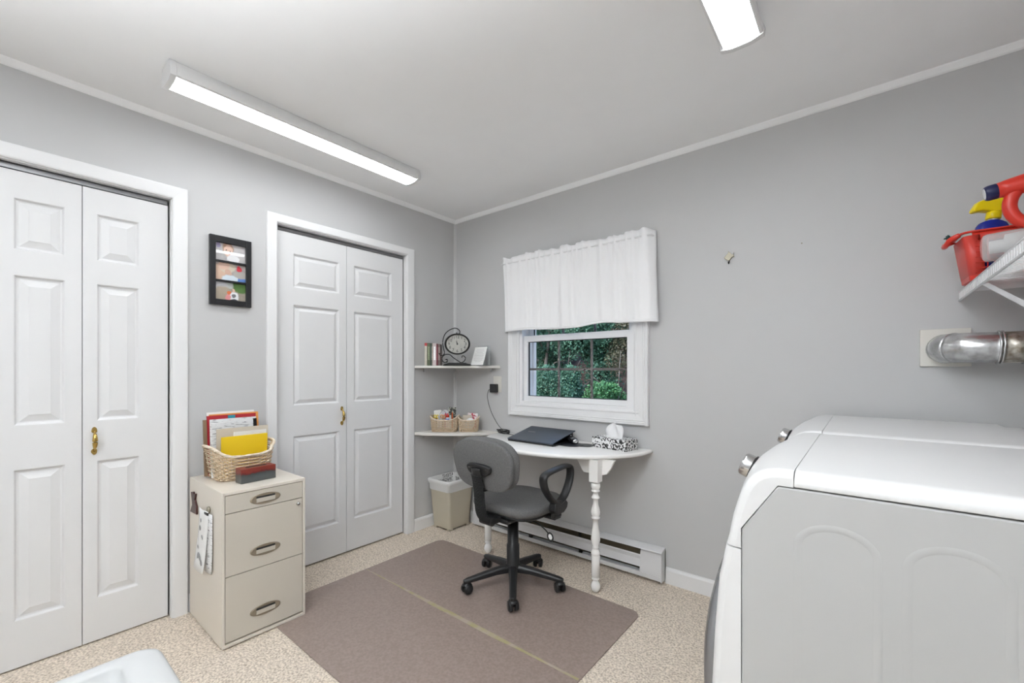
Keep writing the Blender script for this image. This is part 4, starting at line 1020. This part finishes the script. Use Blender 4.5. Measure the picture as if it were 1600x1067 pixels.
for (s, x) in ((.2, -.075), (.75, -.068), (1, -.045), (1.05, 0), (1, .04), (.8, .062), (.72, .070)):
    rings.append([tuple(Md @ Vector((x, .026 * s * math.cos(2 * PI * k / 20), .021 * s * math.sin(2 * PI * k / 20)))) for k in range(20)])
mb.loft(rings, True).build('device_body', M['black_gloss'], dv)
mb = MB(); rings = []
for (s, x) in ((.70, .0705), (.66, .078), (.3, .080)):
    rings.append([tuple(Md @ Vector((x, .026 * s * math.cos(2 * PI * k / 16), .021 * s * math.sin(2 * PI * k / 16)))) for k in range(16)])
mb.loft(rings, True).build('silver_end', M['chrome'], dv)
mb = MB(); mb.lathe([(.006, .019), (.007, .023), (.002, .0245)], tuple(Md @ Vector((-.03, 0, 0))), n=12); mb.build('silver_button', M['chrome'], dv)

tx = local(thing('tissue_box', 'black and white patterned tissue box on the right of the table', 'tissue box'))
tp = bpy.data.materials.new('damask_print'); tp.use_nodes = True; nt = tp.node_tree; bb = nt.nodes['Principled BSDF']; bb.inputs['Roughness'].default_value = .45
tc = nt.nodes.new('ShaderNodeTexCoord'); mp = nt.nodes.new('ShaderNodeMapping'); mp.inputs['Rotation'].default_value = (0, 0, 0)
wv = nt.nodes.new('ShaderNodeTexWave'); wv.wave_type = 'RINGS'; wv.inputs['Scale'].default_value = 16; wv.inputs['Distortion'].default_value = 9; wv.inputs['Detail'].default_value = 1.2; wv.inputs['Detail Scale'].default_value = 3.2
vo = nt.nodes.new('ShaderNodeTexVoronoi'); vo.inputs['Scale'].default_value = 75; vo.feature = 'DISTANCE_TO_EDGE'
mu = nt.nodes.new('ShaderNodeMath'); mu.operation = 'MULTIPLY_ADD'; mu.inputs[1].default_value = 1.0
cr = nt.nodes.new('ShaderNodeValToRGB'); cr.color_ramp.interpolation = 'CONSTANT'
for i, (p, c) in enumerate(((0, .02), (.42, .22), (.55, .78))):
    e = cr.color_ramp.elements[i] if i < 2 else cr.color_ramp.elements.new(p)
    e.position = p; e.color = (c, c, c, 1)
nt.links.new(tc.outputs['Object'], wv.inputs['Vector']); nt.links.new(tc.outputs['Object'], vo.inputs['Vector'])
nt.links.new(vo.outputs['Distance'], mu.inputs[0]); nt.links.new(wv.outputs['Fac'], mu.inputs[2]); nt.links.new(mu.outputs[0], cr.inputs[0]); nt.links.new(cr.outputs[0], bb.inputs['Base Color'])
MB().box(-.120, .120, -.058, .058, 0, .062).build('box', tp, tx, bev=.0015)
mb = MB(); mb.prism([(.062 * math.cos(2 * PI * k / 24), .026 * math.sin(2 * PI * k / 24)) for k in range(24)], 'z', .0622, .0628); mb.build('opening', M['paper'], tx)
vs, fs = [], []
n1, n2 = 16, 10
for j in range(n2 + 1):
    for i in range(n1 + 1):
        u, v = i / n1 * 2 - 1, j / n2
        hgt = .090 * (1 - .45 * abs(u - .1) ** 2.2)
        wdt = .060 + .010 * math.sin(v * 2.5)
        vs.append((u * wdt * (1 - .15 * v), .012 * math.sin(u * 5 + v * 3) * (.3 + v) + .006 * math.sin(u * 11) * v, .060 + hgt * v + .004 * math.sin(u * 9) * v))
for j in range(n2):
    for i in range(n1): a = j * (n1 + 1) + i; fs.append((a, a + 1, a + n1 + 2, a + n1 + 1))
t_ = MB().add(vs, fs, True).build('tissue', M['tissue'], tx); s = t_.modifiers.new('thick', 'SOLIDIFY'); s.thickness = .001
tx.location = (1.480, -.115, TZ + .0025); tx.rotation_euler = (0, 0, R(-11))
tag(MB().box(-.125, .125, -.062, .060, 0, .0016).tf(Matrix.Translation((1.478, -.119, TZ + .0005)) @ Matrix.Rotation(R(-11), 4, 'Z')).build('paper_sheet', M['paper']), 'white sheet of paper lying under the tissue box', 'paper')

# ================================================================ valance
vl = thing('window_valance', 'white gathered cotton valance on a rod over the window', 'curtain', (1.12, -.05, 1.49))
NXc, NZc = 150, 26
vs, fs = [], []
va, vb = .540, 1.692
def hem(u): return 1.488 + .016 * math.exp(-((u - .68) / .12) ** 2) + .006 * math.sin(u * 9) - .004 * u
for j in range(NZc + 1):
    v = j / NZc
    for i in range(NXc + 1):
        u = i / NXc
        top = 2.026 + .006 * math.sin(u * 31 + math.sin(u * 12) * 2) + .004 * math.sin(u * 67)
        zb = hem(u); z = top + (zb - top) * v
        x = va + (vb - va) * u + .020 * v + (u - .5) * .006 * v
        hd = .0075 * math.sin(u * 150 + 2.5 * math.sin(u * 23)) + .004 * math.sin(u * 77)      # gathers near the rod
        fo = .013 * math.sin(u * 24 + .8 * math.sin(u * 9)) + .009 * math.sin(u * 47 + 1)     # soft folds below
        k = min(1, max(0, (v - .10) / .3))
        y = -.058 + hd * (1 - .75 * k) + fo * k * .8 - .006 * k
        if .085 < v < .115 or .02 < v < .06: y += .003
        e = min(u, 1 - u) / .035
        if e < 1: y += (1 - e) ** 2 * .045
        vs.append((x, y, z))
for j in range(NZc):
    for i in range(NXc): a = j * (NXc + 1) + i; fs.append((a, a + NXc + 1, a + NXc + 2, a + 1))
o = MB().add(vs, fs, True).build('curtain_cloth', M['curtain'], vl); s = o.modifiers.new('thick', 'SOLIDIFY'); s.thickness = .0012
hb = MB(); hv, hf = [], []
for j in range(2):
    for i in range(NXc + 1):
        p = vs[(NZc) * (NXc + 1) + i]; hv.append((p[0], p[1] - .0018, p[2] - .001 + .016 * j))
for i in range(NXc): hf.append((i, i + 1, i + NXc + 2, i + NXc + 1))
h_ = MB().add(hv, hf, True).build('hem', M['curtain'], vl); s = h_.modifiers.new('thick', 'SOLIDIFY'); s.thickness = .001
MB().tube([(va + .012, -.012, 1.985), (va + .012, -.05, 1.985), (va + .03, -.058, 1.985), (vb - .03, -.058, 1.985), (vb - .012, -.05, 1.985), (vb - .012, -.008, 1.985)], .005, 8).build('curtain_rod', M['wire_white'], vl)
for x in (va + .012, vb - .012): MB().box(x - .010, x + .010, -.012, -.0005, 1.965, 2.005).build('rod_bracket', M['pewter'], vl, bev=.002)

# ================================================================ fish hook, nail
fh = thing('fish_hook', 'small pewter fish-shaped hook on the wall right of the window', 'hook', (2.076, 0, 1.77))
def fp(u, v): return (2.051 + (u - 520) / 330 * .049, 1.832 - (v - 400) / 400 * .071)
pts = [fp(*p) for p in ((520, 575), (545, 550), (600, 500), (645, 460), (655, 400), (690, 430), (720, 455), (780, 515), (810, 510), (840, 455), (832, 530), (850, 600), (800, 585), (740, 630), (700, 680), (660, 680), (600, 650), (540, 610))]
MB().prism(pts, 'y', -.009, -.001).build('fish_plate', M['pewter'], fh, bev=.002)
MB().tube(catmull([(2.075, -.004, 1.785), (2.075, -.006, 1.771), (2.075, -.016, 1.765), (2.075, -.020, 1.774)], 5), .0028, 8).build('hook', M['black_iron'], fh)
tag(MB().lathe([(.003, -.006), (.003, -.0005)], (2.391, 0, 1.815), axis='y', n=10).build('nail', M['pewter']), 'tiny nail in the wall right of the fish hook', 'nail')

# ================================================================ duct
dc = thing('dryer_duct', 'silver foil dryer duct running from a cream wall plate', 'duct', (2.9, -.1, 1.30))
MB().box(2.800, 2.948, -.012, -.0005, 1.226, 1.378).build('wall_plate', M['outlet'], dc, bev=.002)
DZ = 1.296; rd = .056
path = [(2.872, -.010, DZ), (2.872, -.045, DZ), (2.880, -.085, DZ + .001), (2.905, -.118, DZ), (2.945, -.132, DZ - .001), (3.0, -.135, DZ - .002)]
P = catmull(path, 7)
segs = [(0, 8), (8, 18), (18, 35)]
for a, b_ in segs:
    Q = P[a:b_ + 1]
    mb = MB().tube(Q, [rd * (1.0 + .03 * (i == 0 or i == len(Q) - 1)) for i in range(len(Q))], 28)
    mb.build('elbow_segment', M['silver_foil'], dc)
def ring(x, tilt, w_=.0035, r=rd + .002):
    pts = []
    for k in range(32):
        a = 2 * PI * k / 32; pts.append((x + tilt * math.sin(a), -.135 + r * math.cos(a), DZ - .002 + r * math.sin(a)))
    return MB().tube(pts, w_, 6, closed=True)
for x, tl in ((2.997, .002), (3.006, .002), (3.075, .018), (3.20, .0)): ring(x, tl).build('duct_band', M['silver_foil'], dc)
MB().lathe([(rd, 3.00), (rd + .001, 3.05), (rd, 3.065)], (0, -.135, DZ - .002), axis='x', n=28).build('duct_tube', M['rusty_foil'], dc)
MB().lathe([(rd + .0006, 3.060), (rd + .001, 3.112)], (0, -.135, DZ - .002), axis='x', n=28).build('foil_tape', M['silver_foil'], dc)
MB().tube(catmull([(3.10, -.135, DZ - .002), (3.17, -.135, DZ - .004), (3.225, -.135, DZ - .03), (3.245, -.135, DZ - .1), (3.245, -.135, 1.0), (3.245, -.135, .30)], 8), rd, 24).build('duct_tube', M['rusty_foil'], dc)

# ================================================================ wire shelf
ws = thing('wire_shelf', 'white ventilated wire shelf on the right wall above the washers', 'shelf', (3.1, -1.2, 1.50))
SX, SZ = 2.915, 1.521; SY0, SY1 = -2.35, -.008
MB().tube([(SX, SY0, SZ), (SX, SY1, SZ)], .0032, 8).build('front_rod', M['wire_white'], ws)
MB().tube([(SX, SY0, SZ - .033), (SX, SY1, SZ - .033)], .0038, 8).build('lip_rod', M['wire_white'], ws)
MB().tube([(XR - .006, SY0, SZ - .003), (XR - .006, SY1, SZ - .003)], .003, 6).build('rear_rod', M['wire_white'], ws)
MB().tube([(SX + .2, SY0, SZ - .0065), (SX + .2, SY1, SZ - .0065)], .003, 6).build('middle_rod', M['wire_white'], ws)
mb = MB(); lw = MB(); y = SY1 - .004
while y > SY0:
    mb.tube([(SX, y, SZ + .001), (XR - .006, y, SZ + .001)], .0020, 5); lw.box(SX - .0015, SX + .0015, y - .0068, y + .0068, SZ - .033, SZ); y -= .0254
mb.build('deck_wires', M['wire_white'], ws)['kind'] = 'stuff'
lw.build('lip_wires', M['wire_white'], ws)['kind'] = 'stuff'
for y in (-.46, -1.3, -2.1):
    MB().prism([(SX - .004, SZ - .038), (SX + .010, SZ - .034), (XR - .003, 1.150), (XR - .003, 1.122)], 'y', y - .003, y + .003).build('brace', M['wire_white'], ws)

# red caddy
rb = local(thing('red_caddy', 'red plastic basket caddy at the left end of the wire shelf', 'basket'))
L, Wb, Hb = .30, .15, .170
def cr_(k, o=0): 
    return (-.022 * k - o, L + .02 * k + o, -.012 * k - o, Wb + .012 * k + o)
def ring_c(k, z, o=0, r=.022):
    a = cr_(k, o); return [(x, y, z) for x, y in rrect(a[0], a[1], a[2], a[3], r, 4)]
MB().loft([ring_c(0, 0, -.012), ring_c(0, .004), ring_c(.08, .022), ring_c(.08, .022, -.003), ring_c(0, .006, -.006)], False).build('caddy_base', M['red_plastic'], rb)
# solid end walls and corner wraps
def wall_strip(pts_fn, name, m):
    mb = MB(); mb.loft(pts_fn, False, cap=True); return mb.build(name, m, rb)
n4 = 5
def sub(k, z, o, idx): r = ring_c(k, z, o); return [r[i] for i in idx]
# ring indices: 0-4 (+x,+y), 5-9 (-x,+y), 10-14 (-x,-y), 15-19 (+x,-y)
def curtain_wall(idx, extra0, extra1, z0, z1, name, m):
    outer0 = sub(z0 / Hb, z0, 0, idx); outer1 = sub(z1 / Hb, z1, 0, idx)
    def ext(l, e0, e1): return ([(l[0][0] + e0, l[0][1], l[0][2])] if e0 else []) + l + ([(l[-1][0] + e1, l[-1][1], l[-1][2])] if e1 else [])
    a = ext(outer0, extra0, extra1); b_ = ext(outer1, extra0, extra1); vs = a + b_; n = len(a)
    o = MB().add(vs, [(i, i + 1, n + i + 1, n + i) for i in range(n - 1)], True).build(name, m, rb)
    s = o.modifiers.new('thick', 'SOLIDIFY'); s.thickness = .0025; return o
curtain_wall(list(range(5, 15)), .018, .018, .020, Hb - .012, 'end_wall', M['red_thin'])
curtain_wall(list(range(15, 20)) + list(range(0, 5)), -.03, -.03, .020, Hb - .012, 'end_wall', M['red_thin'])
curtain_wall([14, 15], 0, 0, Hb - .032, Hb, 'rim_band', M['red_plastic']); curtain_wall([4, 5], 0, 0, Hb - .032, Hb, 'rim_band', M['red_plastic'])
mb = MB()
for (ysn, sd) in ((0, -1), (Wb, 1)):
    for k in range(13):
        x = .040 + k * .0165
        if x < L - .03: mb.tube([(x, ysn + sd * .002, .018), (x, ysn + sd * .011, Hb - .03)], .0019, 5)
    for k in range(7):
        z = .025 + k * .0185; mb.tube([(.010, ysn + sd * .012 * z / Hb, z), (L - .03, ysn + sd * .012 * z / Hb, z)], .0016, 5)
mb.build('mesh_sides', M['red_plastic'], rb)['kind'] = 'stuff'
P = [(x, y, Hb) for x, y, z in ring_c(1, Hb, .002, .03)]
MB().tube(P, .006, 8, closed=True, ry=.004).build('rim', M['red_plastic'], rb)
MB().tube(catmull([(-.024, .02, Hb), (-.045, .030, Hb - .010), (-.052, .055, Hb - .022), (-.052, .095, Hb - .022), (-.045, .12, Hb - .010), (-.024, .13, Hb)], 5), .009, 8).build('end_grip', M['red_plastic'], rb)
rb.location = (2.912, -.272, SZ + .0035); rb.rotation_euler = (0, 0, R(3))
# scouring pad
mb = MB()
for k in range(14):
    a = rng.uniform(0, 6.28); b_ = rng.uniform(-.6, 1.2); d = Vector((math.cos(a) * math.cos(b_), math.sin(a) * math.cos(b_), math.sin(b_)))
    c0 = Vector((2.868, -.180, 1.702)); mb.tube([c0, c0 + d * .008 + Vector((0, 0, .003)), c0 + d * .015], [.005, .004, .002], 5)
tag(mb.build('sponge_scrap', mat('dark_green_scourer', (.03, .085, .08), .6)), 'dark green scourer tuft on the red caddy grip', 'sponge')

# spray bottle (blue with yellow trigger) in the caddy
sp = local(thing('spray_bottle', 'blue spray bottle with yellow trigger head in the red caddy', 'bottle'))
rg = []
for (a, b_, z) in ((.036, .022, 0), (.040, .026, .006), (.040, .026, .150), (.039, .025, .170), (.033, .022, .181), (.022, .018, .187), (.0135, .0135, .190)):
    rg.append([(sel(2 * PI * k / 28, a, b_, 2.8)[0], sel(2 * PI * k / 28, a, b_, 2.8)[1], z) for k in range(28)])
MB().loft(rg, True).build('bottle_body', M['blue'], sp)
MB().lathe([(.0125, .188), (.0125, .197)], n=18).build('bottle_neck', M['white_pl'], sp)
MB().prism([(-.026, -.0003), (.026, -.0003), (.026, .0), (-.026, 0)], 'z', .05, .14).tf(Matrix.Translation((0, -.0262, 0))).build('bottle_label', mat('blue_print', (.10, .16, .42), .4, var=.8, vscale=90), sp)
MB().lathe([(.017, .194), (.0185, .196), (.0185, .214), (.016, .218)], n=22).build('screw_cap', M['yellow_pl'], sp)
MB().prism([(-.056, .213), (-.060, .221), (-.048, .247), (-.036, .252), (.006, .260), (.030, .256), (.034, .246), (.028, .232), (.016, .216), (-.016, .216), (-.036, .218)], 'y', -.014, .014).build('trigger_head', M['yellow_pl'], sp, bev=.005)
MB().tube(catmull([(.020, 0, .246), (.036, 0, .236), (.046, 0, .222), (.052, 0, .214)], 4), [.008] * 13, 8, ry=.005).build('trigger', M['yellow_pl'], sp)
sp.location = (2.957, -.190, SZ + .0115); sp.rotation_euler = (R(0), R(6), R(20)); sp.scale = (1.08, 1.08, 1.13)
# blue detergent pods bag / blue bottle lower in the caddy
for nm, (x, y, z, r, h, mm), lb in (('small_bottle', (3.075, -.200, SZ + .010, .020, .07, 'blue_light'), 'light blue small bottle low inside the red caddy'), ('brown_jar', (3.005, -.160, SZ + .010, .018, .045, 'brown_card'), 'brown jar low inside the red caddy')):
    tag(MB().lathe([(r * .9, 0), (r, .003), (r, h * .8), (r * .6, h * .9), (r * .6, h)], (x, y, z), n=18).build(nm, M[mm]), lb, 'bottle')
wb_ = thing('white_bottle', 'white spray bottle with blue stripe behind the red loop handle', 'bottle', (3.07, -.20, SZ))
rg = []
for (a, z) in ((.034, 0), (.038, .01), (.038, .12), (.030, .165), (.014, .215), (.013, .24)):
    rg.append([(3.105 + sel(2 * PI * k / 24, a, a * .7, 2.6)[0], -.205 + sel(2 * PI * k / 24, a, a * .7, 2.6)[1], SZ + .0115 + z) for k in range(24)])
MB().loft(rg, True).build('bottle_body', M['white_pl'], wb_)
MB().lathe([(.0365, .130), (.0352, .137)], (3.105, -.205, SZ + .0115), n=24).build('blue_stripe', M['blue_light'], wb_)
MB().prism([(3.07, SZ + .25), (3.075, SZ + .285), (3.15, SZ + .29), (3.15, SZ + .25)], 'y', -.217, -.193).build('spray_head', M['red_thin'], wb_, bev=.004)

# red appliance with loop handle and clear cup
rc = thing('handheld_cleaner', 'red handheld cleaner with loop handle, navy cap and clear cup', 'cleaner', (3.06, -.40, SZ))
ya = -.400; UP = .012
zb_ = SZ + .0035
A = Vector((2.924, ya, 1.797)); 
def lathe_dir(prof, p, d, n=24):
    d = Vector(d).normalized(); q = Vector((0, 0, 1)).rotation_difference(d).to_matrix().to_4x4(); return MB().lathe(prof, tuple(p), mtx=q, n=n)
dn = Vector((1, 0, .155))
lathe_dir([(.0235, .026), (.027, .05), (.030, .09), (.034, .16), (.036, .22), (.032, .25), (.01, .262)], (2.926, ya, 1.784), dn).build('nozzle_tube', M['red_plastic'], rc)
lathe_dir([(.0205, 0), (.0225, .003), (.0240, .008), (.0245, .027), (.023, .030)], (2.926, ya, 1.784), dn).build('navy_cap', M['navy'], rc)
lathe_dir([(.010, -.0008), (.0165, -.0012), (.0175, 0), (.010, .0008)], (2.926, ya, 1.784), dn).build('cap_disc', M['white_pl'], rc)
P = [(3.050 + .070 * math.cos(a) * 1.0, ya - .002, 1.734 + .072 * math.sin(a)) for a in [2 * PI * k / 40 for k in range(40)]]
MB().tube(P, .0175, 14, closed=True, ry=.0165, up=(0, 1, 0)).build('loop_handle', M['red_plastic'], rc)
cup0 = Vector((2.920, ya - .005, 1.606)); dc_ = Vector((1, 0, .06))
lathe_dir([(.034, 0), (.041, .004), (.044, .012), (.045, .085), (.0455, .092), (.043, .092), (.0415, .014), (.034, .006), (.002, .006)], cup0, dc_, 32).build('clear_cup', M['clear_cup'], rc)
lathe_dir([(.010, .012), (.020, .014), (.020, .045), (.034, .048), (.036, .085), (.020, .088)], cup0, dc_, 24).build('white_filter', M['white_pl'], rc)
lathe_dir([(.042, .090), (.052, .100), (.055, .130), (.053, .22), (.044, .30), (.02, .315)], cup0, dc_, 32).build('motor_body', M['red_plastic'], rc)
MB().box(2.99, 3.20, ya - .03, ya + .03, zb_, zb_ + .02).build('foot', M['red_plastic'], rc, bev=.005)

# ================================================================ white tub at the lower left corner of the picture
ut = thing('plastic_tub', 'white plastic tub with recessed top at the bottom left corner', 'tub', (1.42, -2.48, 0))
tx0, tx1, ty0, ty1, tz = 1.186, 1.62, -2.80, -2.178, .50
def tr(i, z, r=.05): return [(x, y, z) for x, y in rrect(tx0 + i, tx1 - i, ty0 + i, ty1 - i, r, 6)]
def trr(z, a, r): return [(x, y, z) for x, y in rrect(tx0 + .040 + a, tx1 - .040 - a, ty0 + .06 + a, ty1 - .075 - a, r, 6)]
MB().loft([tr(.05, 0), tr(.045, .01), tr(.012, tz - .05), tr(.002, tz - .045), tr(0, tz - .03), tr(.0, tz - .010), tr(.004, tz - .003), tr(.012, tz), trr(tz, 0, .025), trr(tz - .006, .006, .022), trr(tz - .045, .014, .02)], True, cap=True).build('tub_body', M['tub'], ut)
tag(MB().box(1.27, 1.36, -2.52, -2.40, tz - .044, tz - .030).build('white_box', M['white_pl'], bev=.004), 'small white box lying in the recess of the plastic tub', 'box')
tag(MB().box(1.40, 1.50, -2.40, -2.315, tz - .044, tz - .026).build('white_packet', M['paper'], bev=.004), 'white packet lying in the recess near the tub corner', 'packet')
